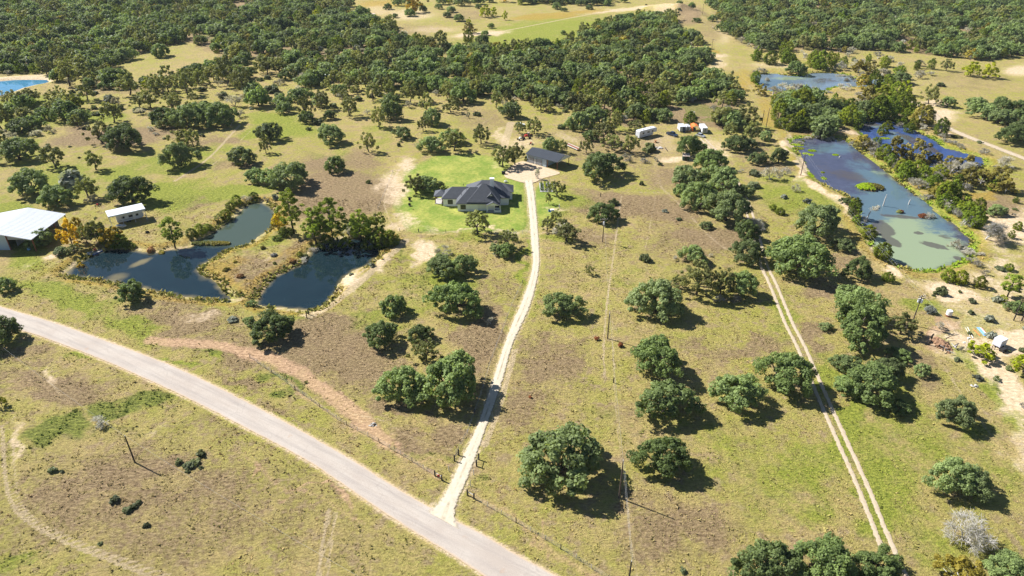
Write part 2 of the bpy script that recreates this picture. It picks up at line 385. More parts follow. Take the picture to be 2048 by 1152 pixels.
TRACKS = [  # (polyline px, half width m, strength)
 ('1225,640 1228,770 1240,900 1252,1000 1266,1100 1275,1170', .5, .5), ('1232,640 1240,770 1256,880 1272,1000 1290,1120', .4, .4),
 ('1243,392 1236,440 1226,520 1214,600 1206,700 1210,760', .45, .6), ('1312,392 1302,440 1290,500', .4, .5), ('1254,392 1246,440 1236,510', .4, .4),
 ('4,850 8,940 20,1010 60,1048 130,1086 230,1124 330,1166', .45, .75), ('26,880 30,960 42,1016 90,1052 170,1088 270,1126 380,1166', .4, .6), ('35,1060 60,1120 75,1160', .4, .5),
 ('658,1020 646,1080 636,1160', .5, .7), ('672,1024 662,1080 654,1160', .5, .6),
 ('1320,372 1370,420 1425,482 1490,520', .7, .5), ('1330,368 1400,440 1450,490', .4, .4), ('1256,384 1340,386 1430,380', 1.5, .4),
 ('480,250 452,280 430,305 400,330 350,362', .8, .7), ('500,262 470,292 440,318 404,344', .6, .5), ('330,372 290,392 250,402', .6, .3),
 ('812,482 780,512 742,545 700,582 655,618 620,634', 1.5, .75), ('798,478 764,508 720,548', .8, .6), ('600,640 540,652 480,650', .8, .4),
 ('1000,690 975,760 944,850 928,890', .35, .3), ('1030,700 1012,770 990,840 970,890', .8, .7), ('1040,690 1052,650 1080,600', .4, .3),
 ('1022,246 1012,280 1002,310', 2.0, .8), ('960,250 1000,225 1022,246', 1.0, .4),
 ('790,460 775,430 765,400 790,350 812,325', .5, .6), ('1085,300 1150,290 1200,300', 1.0, .3), ('1320,300 1310,330 1318,370', 2.0, .4),
 ('1880,720 1930,800 1990,880 2060,960', .5, .5), ('1920,760 1980,840 2060,930', .5, .45), ('1960,900 2010,990 2060,1060', .5, .4),
 ('480,640 560,690 620,720', .4, .2), ('150,690 230,720 300,760', .5, .3), ('110,720 95,760 130,800', .5, .5),
 ('1550,470 1600,430 1680,400', .5, .3), ('1030,470 1024,520 1000,560', .4, .2), ('855,890 800,862 770,840 700,826', .5, .5),
 ('1390,0 1400,40 1440,100 1484,150 1524,205 1546,250 1566,285', 2.2, .35), ('930,82 985,66 1060,52 1150,34 1230,20 1330,8', 1.2, .8),
]
RED_TRACKS = [('306,678 360,684 420,690 480,700 530,714 580,738 630,768 680,804 722,842 752,872 768,892', 1.9, 1.0), ('650,778 700,812 740,850 768,890', 1.6, .9), ('560,752 620,800 680,846 760,890 850,945 880,962', .7, .6), ('945,1000 1010,1036 1110,1094 1210,1156', .8, .55), ('480,900 560,960 640,1010 720,1048', .6, .5)]
LITTER = ['-260,-30 690,-30 700,28 762,44 820,80 890,92 905,130 905,165 880,176 760,168 640,172 600,140 520,118 470,122 380,84 330,92 270,112 220,140 150,138 90,146 0,150 -260,170',
 '905,165 900,112 955,100 1000,100 1050,96 1110,96 1140,84 1165,92 1160,60 1235,46 1265,34 1345,34 1384,76 1414,128 1440,160 1474,190 1490,252 1455,262 1420,254 1380,248 1320,250 1240,250 1180,224 1100,212 1040,196 950,184',
 '1400,-30 2300,-30 2300,128 2060,112 1960,120 1850,108 1750,102 1690,108 1600,98 1545,108 1490,92 1450,66 1430,30', '1545,195 1700,205 1830,210 1850,260 1720,275 1600,275 1550,255']
CH = ['lush', 'brown', 'sandy', 'red', 'lawn', 'weeds', 'gold', 'track']

def cover(x, y):
    wx = (fbm(x / 11, y / 11, 81, 3) - .5) * 11 + (fbm(x / 3.1, y / 3.1, 91, 2) - .5) * 4
    wy = (fbm(x / 11, y / 11, 83, 3) - .5) * 16 + (fbm(x / 3.1, y / 3.1, 93, 2) - .5) * 5
    px, py = to_px(x + wx, y + wy)
    out = {}
    for c in CH:
        m = np.zeros(x.shape)
        for (cx, cy, rx, ry, rot, s) in COVER.get(c, ()):
            if rx <= 0: continue
            a, b = math.cos(R(rot)), math.sin(R(rot))
            dx, dy = px - cx, py - cy
            q = ((dx * a + dy * b) / rx) ** 2 + ((dy * a - dx * b) / ry) ** 2
            m = np.maximum(m, s * np.clip(1.45 - q ** 0.5 * 0.95, 0, 1))
        out[c] = m
    px, py = to_px(x, y)
    d = sdf(x, y, YARD, 20)
    out['lawn'] = np.clip(0.5 - d / 5, 0, 1) * np.where(px < 806, 0.55, 1.0)
    q2 = np.maximum(((px - 1092) / 26) ** 2 + ((py - 405) / 40) ** 2, 0)
    out['lawn'] = np.maximum(out['lawn'], np.clip(1.5 - q2 ** .5, 0, .8))
    sd_ = np.minimum(seg_dist(x, y, ROAD_UP), seg_dist(x, y, ROAD_LO))
    out['sandy'] = np.maximum(out['sandy'], np.clip(0.95 - sd_ / 1.1, 0, 1) * 0.9)
    dd = np.minimum(seg_dist(x, y, DRIVE_L), seg_dist(x, y, DRIVE_R))
    out['sandy'] = np.maximum(out['sandy'], np.clip(0.8 - dd / 1.0, 0, 1) * 0.8)
    tm = np.zeros(x.shape)
    for s, w, k in TRACKS:
        P = smoothl(wpoly(s))
        e = seg_dist(x, y, P)
        tm = np.maximum(tm, k * np.clip(1.5 - e / w, 0, 1))
    for s, w, k in RED_TRACKS:
        P = smoothl(wpoly(s))
        out['red'] = np.maximum(out['red'], k * np.clip(1.5 - seg_dist(x + wx * .25, y + wy * .25, P) / w, 0, 1))
    out['track'] = tm
    for s in LITTER:
        P = wpoly(s)
        d_ = np.clip(.6 - sdf(x + wx, y + wy, P, 20) / 10, 0, 1)
        out['brown'] = np.maximum(out['brown'], .55 * d_)
        out['weeds'] = np.maximum(out['weeds'], .55 * d_ * (fbm(x / 14, y / 14, 44, 2) > .5))
    for nm, P in PONDS:
        e = sdf(x, y, P, 8)
        if nm == 'blue' :
            out['sandy'] = np.maximum(out['sandy'], np.clip(1.2 - np.abs(e) / 3.5, 0, 1))
        elif nm in ('west', 'east'):
            out['gold'] = np.maximum(out['gold'], 0.62 * np.clip(1.3 - np.abs(e - 2.0) / 2.0, 0, 1))
            out['sandy'] = np.maximum(out['sandy'], 0.5 * np.clip(1.2 - np.abs(e - .2) / 0.9, 0, 1))
        else:
            out['gold'] = np.maximum(out['gold'], 0.5 * np.clip(1.3 - np.abs(e - 3.0) / 3.5, 0, 1))
            out['lush'] = np.maximum(out['lush'], 0.75 * np.clip(1.3 - np.abs(e - .8) / 1.2, 0, 1))
    return out

def axis(a, lim0, lim1, step0, grow, smax, end):
    v, s = [0.0], step0
    while v[-1] < end:
        if v[-1] > lim0: s = min(s * grow, smax if v[-1] < lim1 else 400)
        v.append(v[-1] + s)
    return np.array(v)

ax = axis(0, 105, 560, 0.62, 1.010, 2.6, 3000)
GX = np.r_[-ax[::-1], ax[1:]]
ay = axis(0, 125, 760, 0.62, 1.009, 2.6, 5000)
GY = np.r_[-np.array([2000, 1200, 600, 250, 100, 40, 10.])[:] + 62, 62 + ay]
XX, YY = np.meshgrid(GX, GY)
gx, gy = XX.ravel(), YY.ravel()
near = (gy > 55) & (gy < 800) & (np.abs(gx) < 620)
gz = np.zeros(gx.shape)
gz[near] = height(gx[near], gy[near])
for P in (ROAD_POLY, DRIVE_POLY, PAD):
    d = sdf(gx, gy, P, 3)
    gz = np.where(d < 0.6, gz - 0.10 * np.clip(0.6 - d, 0, 1) , gz)
cov = {c: np.zeros(gx.shape) for c in CH}
cn = cover(gx[near], gy[near])
for c in CH:
    cov[c][near] = cn[c]

def ground_material():
    t = NT('ground_cover')
    pos = t.n('NewGeometry').outputs['Position']
    A = t.n('Attribute', dict(attribute_name='cover_a'))
    B = t.n('Attribute', dict(attribute_name='cover_b'))
    sa = t.n('SeparateColor', None, Color=A.outputs['Color']).outputs
    sb = t.n('SeparateColor', None, Color=B.outputs['Color']).outputs
    mk = dict(lush=sa[0], brown=sa[1], sandy=sa[2], red=A.outputs['Alpha'], lawn=sb[0], weeds=sb[1], gold=sb[2], track=B.outputs['Alpha'])
    big = t.noise(pos, 0.022, 3)
    mid = t.noise(pos, 0.13, 5, 0.6)
    small = t.noise(pos, 0.75, 5, 0.65)
    tiny = t.noise(pos, 3.2, 5, 0.7)
    # wind-combed clumps
    warp = t.n('VectorMath', dict(operation='MULTIPLY'), i0=pos, i1=(1.0, 2.1, 1.0)).outputs[0]
    clump = t.noise(warp, 0.9, 7, 0.72)
    e = t.math('ADD', t.math('ADD', t.math('MULTIPLY', mid, 0.40), t.math('MULTIPLY', small, 0.40)), t.math('MULTIPLY', tiny, 0.20))
    def fac(c, lo=0.28, hi=0.72, k=1.4):
        return t.rng(t.math('ADD', mk[c], t.math('MULTIPLY', t.math('SUBTRACT', e, 0.5), k)), lo, hi, sm=True)
    straw, olive, green, mauve = (0.395, 0.300, 0.125), (0.315, 0.295, 0.064), (0.195, 0.240, 0.030), (0.285, 0.190, 0.105)
    g = t.math('ADD', t.math('MULTIPLY', mid, 0.55), t.math('MULTIPLY', big, 0.45))
    c = t.mix(t.rng(g, 0.40, 0.60), straw, olive)
    c = t.mix(t.math('MULTIPLY', t.rng(t.math('ADD', t.math('MULTIPLY', small, 0.6), t.math('MULTIPLY', clump, 0.4)), 0.50, 0.66), 0.6), c, green)
    c = t.mix(t.math('MULTIPLY', t.rng(t.math('ADD', t.math('MULTIPLY', t.noise(pos, 0.31, 4), 0.6), t.math('MULTIPLY', small, 0.4)), 0.50, 0.60), 0.75), c, t.mix(t.rng(clump, .35, .65), mauve, (0.34, 0.255, 0.165)))
    c = t.mix(t.math('MULTIPLY', fac('brown', .20, .56), 0.9), c, t.mix(t.rng(clump, .35, .68), (0.175, 0.116, 0.066), (0.365, 0.265, 0.150)))
    c = t.mix(t.math('MULTIPLY', fac('lush', .24, .62), 0.9), c, t.mix(t.rng(clump, .35, .65), (0.150, 0.200, 0.022), (0.31, 0.315, 0.052)))
    c = t.mix(t.math('MULTIPLY', fac('gold'), 0.75), c, t.mix(t.rng(clump, .35, .65), (0.26, 0.17, 0.035), (0.46, 0.31, 0.06)))
    c = t.mix(t.math('MULTIPLY', fac('weeds'), 0.9), c, t.mix(t.rng(clump, .35, .65), (0.075, 0.105, 0.018), (0.24, 0.255, 0.05)))
    c = t.mix(t.math('MULTIPLY', fac('red', .20, .80, 1.6), 0.85), c, t.mix(t.rng(clump, .3, .7), (0.30, 0.180, 0.105), (0.45, 0.300, 0.190)))
    c = t.mix(t.math('MULTIPLY', fac('lawn', .36, .56, 0.7), 0.95), c, t.mix(t.rng(t.math('ADD', t.math('MULTIPLY', mid, .6), t.math('MULTIPLY', small, .4)), .42, .58), (0.135, 0.200, 0.028), (0.285, 0.290, 0.066)))
    c = t.mix(t.math('MULTIPLY', fac('track', .34, .60, 1.0), 0.8), c, t.mix(tiny, (0.36, 0.27, 0.15), (0.58, 0.46, 0.30)))
    c = t.mix(t.math('MULTIPLY', fac('sandy', .26, .82, 1.5), 0.92), c, t.mix(t.rng(small, .3, .7), (0.38, 0.28, 0.17), (0.60, 0.47, 0.33)))
    br = t.rng(t.math('ADD', t.math('MULTIPLY', clump, 0.6), t.math('MULTIPLY', tiny, 0.4)), 0.34, 0.67, 0.60, 1.62)
    c = t.mix(1.0, c, t.n('CombineXYZ', None, X=br, Y=br, Z=br).outputs[0], 'MULTIPLY')
    bare = t.math('MAXIMUM', t.math('MAXIMUM', mk['sandy'], mk['lawn']), t.math('MULTIPLY', mk['red'], 0.7))
    st = t.rng(bare, 0.2, 0.9, 1.0, 0.3)
    hgt = t.math('ADD', t.math('MULTIPLY', clump, 1.0), t.math('MULTIPLY', tiny, 0.35))
    bmp = t.n('Bump', None, Strength=st, Distance=0.95, Height=hgt)
    p = t.n('BsdfPrincipled', None, Base_Color=c, Roughness=0.9, Normal=bmp.outputs[0])
    p.inputs['Specular IOR Level'].default_value = 0.1
    return t.done(p)

GROUND_MAT = ground_material()
nx, ny = len(GX), len(GY)
ii = np.arange(nx * ny).reshape(ny, nx)
Q = np.stack([ii[:-1, :-1], ii[:-1, 1:], ii[1:, 1:], ii[1:, :-1]], -1).reshape(-1, 4)
me = np_mesh('ground', np.c_[gx, gy, gz], Q, GROUND_MAT)
for nm, cs in (('cover_a', CH[:4]), ('cover_b', CH[4:])):
    a = me.attributes.new(nm, 'FLOAT_COLOR', 'POINT')
    a.data.foreach_set('color', np.stack([cov[c] for c in cs], -1).astype(np.float32).ravel())
me.polygons.foreach_set('use_smooth', [True] * len(me.polygons))
tag(link('ground', me), kind='structure')

# ---------------------------------------------------------------- roads and tracks
def sheet(name, A, B, n, mat, dz, rough=0.25, rows=7):
    A, B = along(A, B, n)
    V, Q = [], []
    for i in range(n):
        for k in range(rows):
            p = A[i] + (B[i] - A[i]) * k / (rows - 1)
            if k in (0, rows - 1):
                d = (B[i] - A[i]) / (np.hypot(*(B[i] - A[i])) + 1e-9)
                p = p + d * (1 if k else -1) * (rough * (2 * fbm(np.array([p[0] / 0.7]), np.array([p[1] / 0.7]), 3, 4)[0] - 1.0))
            V.append(p)
    V = np.array(V)
    crown = np.tile(0.07 * np.sin(np.linspace(0, math.pi, rows)), n)
    z = height(V[:, 0], V[:, 1]) + dz + crown
    i = np.arange(n * rows).reshape(n, rows)
    Q = np.stack([i[:-1, :-1], i[:-1, 1:], i[1:, 1:], i[1:, :-1]], -1).reshape(-1, 4)
    me = np_mesh(name, np.c_[V, z], Q, mat)
    u = me.attributes.new('across', 'FLOAT', 'POINT')
    u.data.foreach_set('value', np.tile(np.linspace(-1, 1, rows), n).astype(np.float32))
    bm = bmesh.new(); bm.from_mesh(me)
    bmesh.ops.recalc_face_normals(bm, faces=bm.faces)
    if sum(f.normal.z for f in bm.faces) < 0:
        bmesh.ops.reverse_faces(bm, faces=bm.faces)
    bm.to_mesh(me); bm.free()
    return link(name, me)

def road_material():
    t = NT('chip_seal')
    pos = t.n('NewGeometry').outputs['Position']
    ac = t.n('Attribute', dict(attribute_name='across')).outputs['Fac']
    ab = t.math('ABSOLUTE', ac)
    rot = t.n('VectorRotate', dict(rotation_type='Z_AXIS'), Vector=pos, Angle=R(30))
    st = t.n('VectorMath', dict(operation='MULTIPLY'), i0=rot.outputs[0], i1=(0.10, 1.5, 1.0)).outputs[0]
    streak = t.noise(st, 1.0, 5, 0.6)
    fine = t.noise(pos, 6.0, 4, 0.7)
    patch = t.noise(pos, 0.11, 4)
    c = t.mix(t.rng(patch, .35, .65), (0.38, 0.325, 0.28), (0.44, 0.39, 0.34))
    c = t.mix(t.rng(streak, .45, .70, 0, .5), c, (0.33, 0.28, 0.24))
    c = t.mix(t.rng(t.math('ADD', ab, t.math('MULTIPLY', t.math('SUBTRACT', fine, .5), .25)), 0.86, 1.0), c, (0.48, 0.36, 0.24))
    wheel = t.math('MULTIPLY', t.rng(t.math('ABSOLUTE', t.math('SUBTRACT', ab, 0.45)), 0.05, 0.28, 1, 0), t.rng(streak, .3, .6))
    c = t.mix(t.math('MULTIPLY', wheel, .45), c, (0.285, 0.255, 0.235))
    cr = t.n('TexVoronoi', dict(feature='DISTANCE_TO_EDGE'), Vector=t.n('VectorMath', dict(operation='ADD'), i0=pos, i1=t.n('TexNoise', None, Vector=pos, Scale=.6, Detail=4).outputs['Color']).outputs[0], Scale=0.16)
    c = t.mix(t.math('MULTIPLY', t.rng(cr.outputs['Distance'], .0, .018, 1, 0), t.rng(patch, .48, .6, 0, .35)), c, (0.22, 0.19, 0.17))
    spot = t.noise(pos, 0.42, 3)
    c = t.mix(t.rng(spot, .66, .74, 0, .4), c, (0.37, 0.26, 0.19))
    br = t.rng(fine, .3, .7, .86, 1.12)
    c = t.mix(1.0, c, t.n('CombineXYZ', None, X=br, Y=br, Z=br).outputs[0], 'MULTIPLY')
    p = t.n('BsdfPrincipled', None, Base_Color=c, Roughness=0.88, Normal=t.n('Bump', None, Strength=0.25, Distance=0.05, Height=fine).outputs[0])
    p.inputs['Specular IOR Level'].default_value = 0.15
    return t.done(p)

def gravel_material(name, a, b, grass, rag=0.0):
    t = NT(name)
    pos = t.n('NewGeometry').outputs['Position']
    ab = t.math('ABSOLUTE', t.n('Attribute', dict(attribute_name='across')).outputs['Fac'])
    fine, mid, big = t.noise(pos, 5.0, 5, 0.7), t.noise(pos, 0.9, 4), t.noise(pos, 0.16, 3)
    c = t.mix(t.rng(t.math('ADD', t.math('MULTIPLY', fine, .5), t.math('MULTIPLY', mid, .5)), .35, .65), a, b)
    hub = t.math('MULTIPLY', t.rng(ab, 0.06, 0.20, 1, 0), t.rng(t.math('ADD', t.math('MULTIPLY', mid, .5), t.math('MULTIPLY', big, .5)), .46, .60, 0, grass))
    c = t.mix(hub, c, (0.24, 0.19, 0.11))
    c = t.mix(t.rng(t.math('ADD', ab, t.math('MULTIPLY', t.math('SUBTRACT', mid, .5), .5)), 0.84, 1.05, 0, .6), c, (0.50, 0.38, 0.22))
    p = t.n('BsdfPrincipled', None, Base_Color=c, Roughness=0.92, Normal=t.n('Bump', None, Strength=0.5, Distance=0.08, Height=fine).outputs[0])
    p.inputs['Specular IOR Level'].default_value = 0.1
    if not rag: return t.done(p)
    edge = t.math('ADD', t.math('MULTIPLY', t.noise(pos, 2.2, 4, .65), .6), t.math('MULTIPLY', mid, .5))
    al = t.rng(t.math('ADD', ab, t.math('MULTIPLY', t.math('SUBTRACT', edge, .55), rag)), .66, .92, 1, 0)
    return t.done(t.n('MixShader', None, i0=al, i1=t.n('BsdfTransparent'), i2=p))

GRAVEL = gravel_material('caliche_gravel', (0.46, 0.385, 0.28), (0.60, 0.53, 0.42), 0.75, 1.1)
TRACKM = gravel_material('track_gravel', (0.38, 0.30, 0.20), (0.52, 0.43, 0.32), 0.0, 1.8)
ro = sheet('road', ROAD_UP, ROAD_LO, 420, road_material(), 0.03, 0.22, 9)
tag(ro, kind='structure')
tag(sheet('driveway', DRIVE_L, DRIVE_R, 300, GRAVEL, 0.075, 0.3), kind='structure')
for k in (-1, 1):
    c = off(TRAIL, 0.98 * k)
    tag(sheet('dirt_track', off(c, .56), off(c, -.56), 460, TRACKM, 0.05, 0.26, 4), kind='structure')
tag(sheet('farm_road', off(BACK_ROAD, 2.3), off(BACK_ROAD, -2.3), 120, TRACKM, 0.09, 0.8, 6), kind='structure')

def filled(name, P, step, zf, mat, attr=None):
    """flat-ish sheet inside a polygon, with inner points"""
    lo, hi = P.min(0), P.max(0)
    gx_, gy_ = np.meshgrid(np.arange(lo[0], hi[0], step), np.arange(lo[1], hi[1], step))
    g = np.c_[gx_.ravel(), gy_.ravel()]
    g = g[sdf(g[:, 0], g[:, 1], P, 5) < -step * 0.5]
    g = g + RNG.uniform(-.2, .2, g.shape) * step
    vin = [Vector(p) for p in P] + [Vector(p) for p in g]
    ed = [(i, (i + 1) % len(P)) for i in range(len(P))]
    v, e, f, *_ = delaunay_2d_cdt(vin, ed, [], 1, 1e-4)
    V = np.array([tuple(p) for p in v])
    T = np.array([q for q in f if len(q) == 3])
    a, b, c = V[T[:, 0]], V[T[:, 1]], V[T[:, 2]]
    cr = (b[:, 0] - a[:, 0]) * (c[:, 1] - a[:, 1]) - (b[:, 1] - a[:, 1]) * (c[:, 0] - a[:, 0])
    T[cr < 0] = T[cr < 0][:, ::-1]
    me = np_mesh(name, np.c_[V, zf(V)], T, mat)
    if attr:
        for n_, fn in attr.items():
            arr = fn(V)
            at_ = me.attributes.new(n_, 'FLOAT_COLOR', 'POINT')
            at_.data.foreach_set('color', arr.astype(np.float32).ravel())
    me.polygons.foreach_set('use_smooth', [True] * len(me.polygons))
    return link(name, me)

padp = PAD + 0
tag(filled('gravel_yard', smooth(padp), 1.0, lambda V: height(V[:, 0], V[:, 1]) + 0.055, gravel_material('yard_gravel', (0.44, 0.32, 0.20), (0.58, 0.46, 0.33), 0.0)), kind='structure')

# ---------------------------------------------------------------- water
def water_material(name, deep, algae=False, ripple=0.12):
    t = NT(name)
    pos = t.n('NewGeometry').outputs['Position']
    A = t.n('Attribute', dict(attribute_name='bed'))
    s = t.n('SeparateColor', None, Color=A.outputs['Color']).outputs
    n1, n2 = t.noise(pos, 0.20, 6, .68), t.noise(t.n('VectorMath', dict(operation='MULTIPLY'), i0=pos, i1=(.45, 1.4, 1)).outputs[0], 0.8, 5, .65)
    e = t.math('ADD', t.math('MULTIPLY', n1, .6), t.math('MULTIPLY', n2, .4))
    def fac(x, lo, hi, k=1.0):
        return t.rng(t.math('ADD', x, t.math('MULTIPLY', t.math('SUBTRACT', e, .5), k)), lo, hi, sm=True)
    c = t.mix(t.rng(e, .38, .62), deep, tuple(q * 1.35 for q in deep))
    if algae:
        c = t.mix(fac(s[1], .25, .85, 1.9), c, (0.085, 0.135, 0.165))
        c = t.mix(fac(s[2], .30, .86, 1.7), c, (0.225, 0.275, 0.165))
        c = t.mix(t.math('MULTIPLY', fac(A.outputs['Alpha'], .36, .58, 1.1), .8), c, (0.075, 0.062, 0.055))
        c = t.mix(t.math('MULTIPLY', fac(s[0], .35, .9, .5), .6), c, (0.10, 0.085, 0.04))
    else:
        c = t.mix(t.math('MULTIPLY', fac(s[0], .25, 1.0, .35), .75), c, (0.22, 0.18, 0.085))
        c = t.mix(t.math('MULTIPLY', fac(s[1], .3, .8, .5), .6), c, (0.080, 0.105, 0.068))
    rp = t.noise(t.n('VectorMath', dict(operation='MULTIPLY'), i0=pos, i1=(1.2, 2.6, 1)).outputs[0], 0.9, 3)
    p = t.n('BsdfPrincipled', None, Base_Color=c, Roughness=0.025, IOR=1.33, Normal=t.n('Bump', None, Strength=ripple, Distance=0.03, Height=rp).outputs[0])
    return t.done(p)

def ell(V, L):
    px, py = to_px(V[:, 0], V[:, 1])
    m = np.zeros(len(V))
    for (cx, cy, rx, ry, rot, s) in L:
        a, b = math.cos(R(rot)), math.sin(R(rot))
        dx, dy = px - cx, py - cy
        q = np.sqrt(((dx * a + dy * b) / rx) ** 2 + ((dy * a - dx * b) / ry) ** 2)
        m = np.maximum(m, s * np.clip(1.5 - q, 0, 1))
    return m

def bed(P, w, g=(), g2=(), g3=(), shoals=()):
    def fn(V):
        d = sdf(V[:, 0], V[:, 1], P, 30)
        sh = np.clip(1.0 + d / w, 0, 1) ** 1.6
        sh = np.maximum(sh, ell(V, shoals))
        return np.stack([sh, ell(V, g), ell(V, g2), ell(V, g3)], -1)
    return fn

def grow(P, w):
    n = len(P)
    area = sum(P[i][0] * P[(i + 1) % n][1] - P[(i + 1) % n][0] * P[i][1] for i in range(n))
    T = np.roll(P, -1, 0) - np.roll(P, 1, 0)
    T /= np.hypot(*T.T)[:, None] + 1e-9
    return P + np.c_[T[:, 1], -T[:, 0]] * w * (1 if area > 0 else -1)

flat = lambda V: np.full(len(V), WATER_Z)
blue_deep = (0.008, 0.018, 0.023)
WEST_M = water_material('pond_water', blue_deep)
tag(filled('pond_water', grow(POND_WEST, 1.2), 1.6, flat, WEST_M, dict(bed=bed(POND_WEST, 3.2, [(500,440,60,40,0,.95),(470,470,60,26,0,.9),(430,480,40,14,0,.8)], shoals=[(280,522,26,5,-22,1),(235,550,26,8,-10,.75),(400,540,10,26,0,.5)]))), kind='structure')
tag(filled('pond_water', grow(POND_EAST, 1.2), 1.6, flat, WEST_M, dict(bed=bed(POND_EAST, 2.6, shoals=[(672,590,8,20,30,.6)]))), kind='structure')
ALG = water_material('algae_water', (0.050, 0.055, 0.088), True, 0.08)
tag(filled('pond_water', grow(POND_MAIN, 1.4), 2.0, flat, ALG, dict(bed=bed(POND_MAIN, 2.5,
    [(1670,295,60,12,0,.7),(1720,330,40,14,20,.6),(1770,370,70,20,30,1.0),(1780,420,80,44,20,1.0),(1850,440,70,34,30,1),(1830,400,40,14,0,.9)],
    [(1830,500,100,44,0,1.2),(1805,460,52,32,0,1.05),(1790,350,26,10,30,.7),(1880,490,50,30,0,.8),(1860,440,30,8,0,.5),(1760,345,26,6,20,.5)],
    [(1768,457,26,12,20,1),(1785,480,22,8,26,1),(1838,462,12,4,0,.9),(1870,488,30,5,14,1),(1800,430,60,4,6,.7),(1920,515,16,5,20,.8),(1930,495,14,12,0,.7),(1760,450,18,14,0,.8),(1890,470,20,5,10,.6),(1786,523,40,6,12,.8),(1700,350,60,14,10,.55),(1640,325,40,14,20,.4)]))), kind='structure')
tag(filled('pond_water', grow(POND_BACK, 1.4), 2.0, flat, water_material('back_pond_water', (0.030, 0.055, 0.150), True, .08), dict(bed=bed(POND_BACK, 3.0, [(1800,275,30,10,0,.8)], [(1760,250,40,6,10,.6),(1780,262,20,6,10,.5)], [(1840,285,50,6,25,.9),(1740,247,30,4,0,.7)]))), kind='structure')
tag(filled('pond_water', grow(POND_FAR, 1.6), 2.5, flat, water_material('pale_water', (0.12, 0.16, 0.20), True, .1), dict(bed=bed(POND_FAR, 2.0, [(1550,165,40,12,0,.8)], [(1580,155,40,4,0,.8)], [(1650,160,40,8,0,.5)]))), kind='structure')
tag(filled('pond_water', grow(POND_BLUE, 1.0), 3.0, flat, water_material('clear_blue_water', (0.05, 0.17, 0.28)), dict(bed=bed(POND_BLUE, 1.0))), kind='structure')

# ---------------------------------------------------------------- vegetation
BARK = pbr('bark', (0.10, 0.085, 0.075), 0.9, var=0.35, scale=4, spec=0.1)
GREYWOOD = pbr('grey_wood', (0.46, 0.44, 0.43), 0.9, var=0.25, scale=3, spec=0.1)
PALE = pbr('bleached_wood', (0.52, 0.50, 0.47), 0.9, var=0.2, scale=3, spec=0.1)
LEAF = {
 'live_oak': ((0.052, 0.082, 0.028), (0.215, 0.280, 0.088), (0.235, 0.280, 0.125)),
 'post_oak': ((0.076, 0.086, 0.028), (0.255, 0.270, 0.090), (0.280, 0.275, 0.100)),
 'cedar': ((0.040, 0.070, 0.008), (0.190, 0.250, 0.022), (0.260, 0.270, 0.022)),
 'pine': ((0.075, 0.125, 0.014), (0.270, 0.360, 0.050), (0.340, 0.370, 0.040)),
 'bare': ((0.28, 0.265, 0.27), (0.52, 0.50, 0.51), (0.42, 0.38, 0.33)),
 'yellow': ((0.22, 0.14, 0.010), (0.58, 0.40, 0.025), (0.46, 0.40, 0.025)),
 'lime': ((0.10, 0.13, 0.010), (0.34, 0.38, 0.020), (0.42, 0.42, 0.022)),
 'willow': ((0.10, 0.085, 0.020), (0.30, 0.26, 0.060), (0.36, 0.29, 0.045)),
 'shrub': ((0.055, 0.070, 0.036), (0.180, 0.200, 0.105), (0.165, 0.185, 0.060)),
 'sage': ((0.12, 0.13, 0.11), (0.30, 0.32, 0.28), (0.22, 0.23, 0.15)),
}
LM = {k: leaf_mat('foliage_' + k, *v) for k, v in LEAF.items()}
LMS = {k: leaf_mat('foliage_mass_' + k, *v, stuff=True) for k, v in LEAF.items()}

def unit(v):
    return v / (np.linalg.norm(v, axis=-1, keepdims=True) + 1e-9)

def leaves(C, r, n, size, rng, flat=0.85, up=0.25, stretch=1.0):
    """C (k,3) clump centres, r (k) radii, n leaves per clump -> quads and tints"""
    k = len(C)
    d = unit(rng.normal(size=(k, n, 3)) + np.array([0, 0, up]))
    rad = r[:, None, None] * (0.62 + 0.46 * rng.random((k, n, 1)))
    p = C[:, None, :] + d * rad * np.array([1, 1, flat])
    nm = unit(d * 0.9 + rng.normal(size=d.shape) * 0.42 + np.array([0, 0, 0.40]))
    ref = unit(rng.normal(size=d.shape))
    u = unit(np.cross(nm, ref))
    w = np.cross(nm, u)
    s = size * (0.55 + 0.75 * rng.random((k, n, 1))) * 0.5
    j = lambda: (0.75 + 0.5 * rng.random((k, n, 1)))
    a, b = u * s * stretch, w * s
    V = np.stack([p - a * j() - b * j(), p + a * j() - b * j() * .8, p + a * j() * .8 + b * j(), p - a * j() * .7 + b * j()], 2).reshape(-1, 3)
    cl = rng.random((k, 1))
    tint = np.clip(0.10 + 0.45 * cl + 0.45 * rng.random((k, n)), 0, 1).ravel()
    return V, tint

def limbs(mb, base, tips, r0, rng, hfork, sag=0.1, n=6):
    """a trunk that forks into limbs ending at the tips"""
    top = Vector((base[0] + rng.normal() * .15 * hfork, base[1] + rng.normal() * .15 * hfork, hfork))
    mb.tube([base, Vector(base).lerp(top, .5) + Vector((rng.normal() * .06, rng.normal() * .06, 0)), top], [r0 * 1.25, r0, r0 * .85], 7)
    for t in tips:
        t = Vector(t)
        m1 = top.lerp(t, .4) + Vector((rng.normal() * .3, rng.normal() * .3, -sag * (t - top).length + .25))
        m2 = top.lerp(t, .75) + Vector((rng.normal() * .3, rng.normal() * .3, 0))
        mb.tube([top, m1, m2, t], [r0 * .55, r0 * .4, r0 * .25, r0 * .1], 5, False)

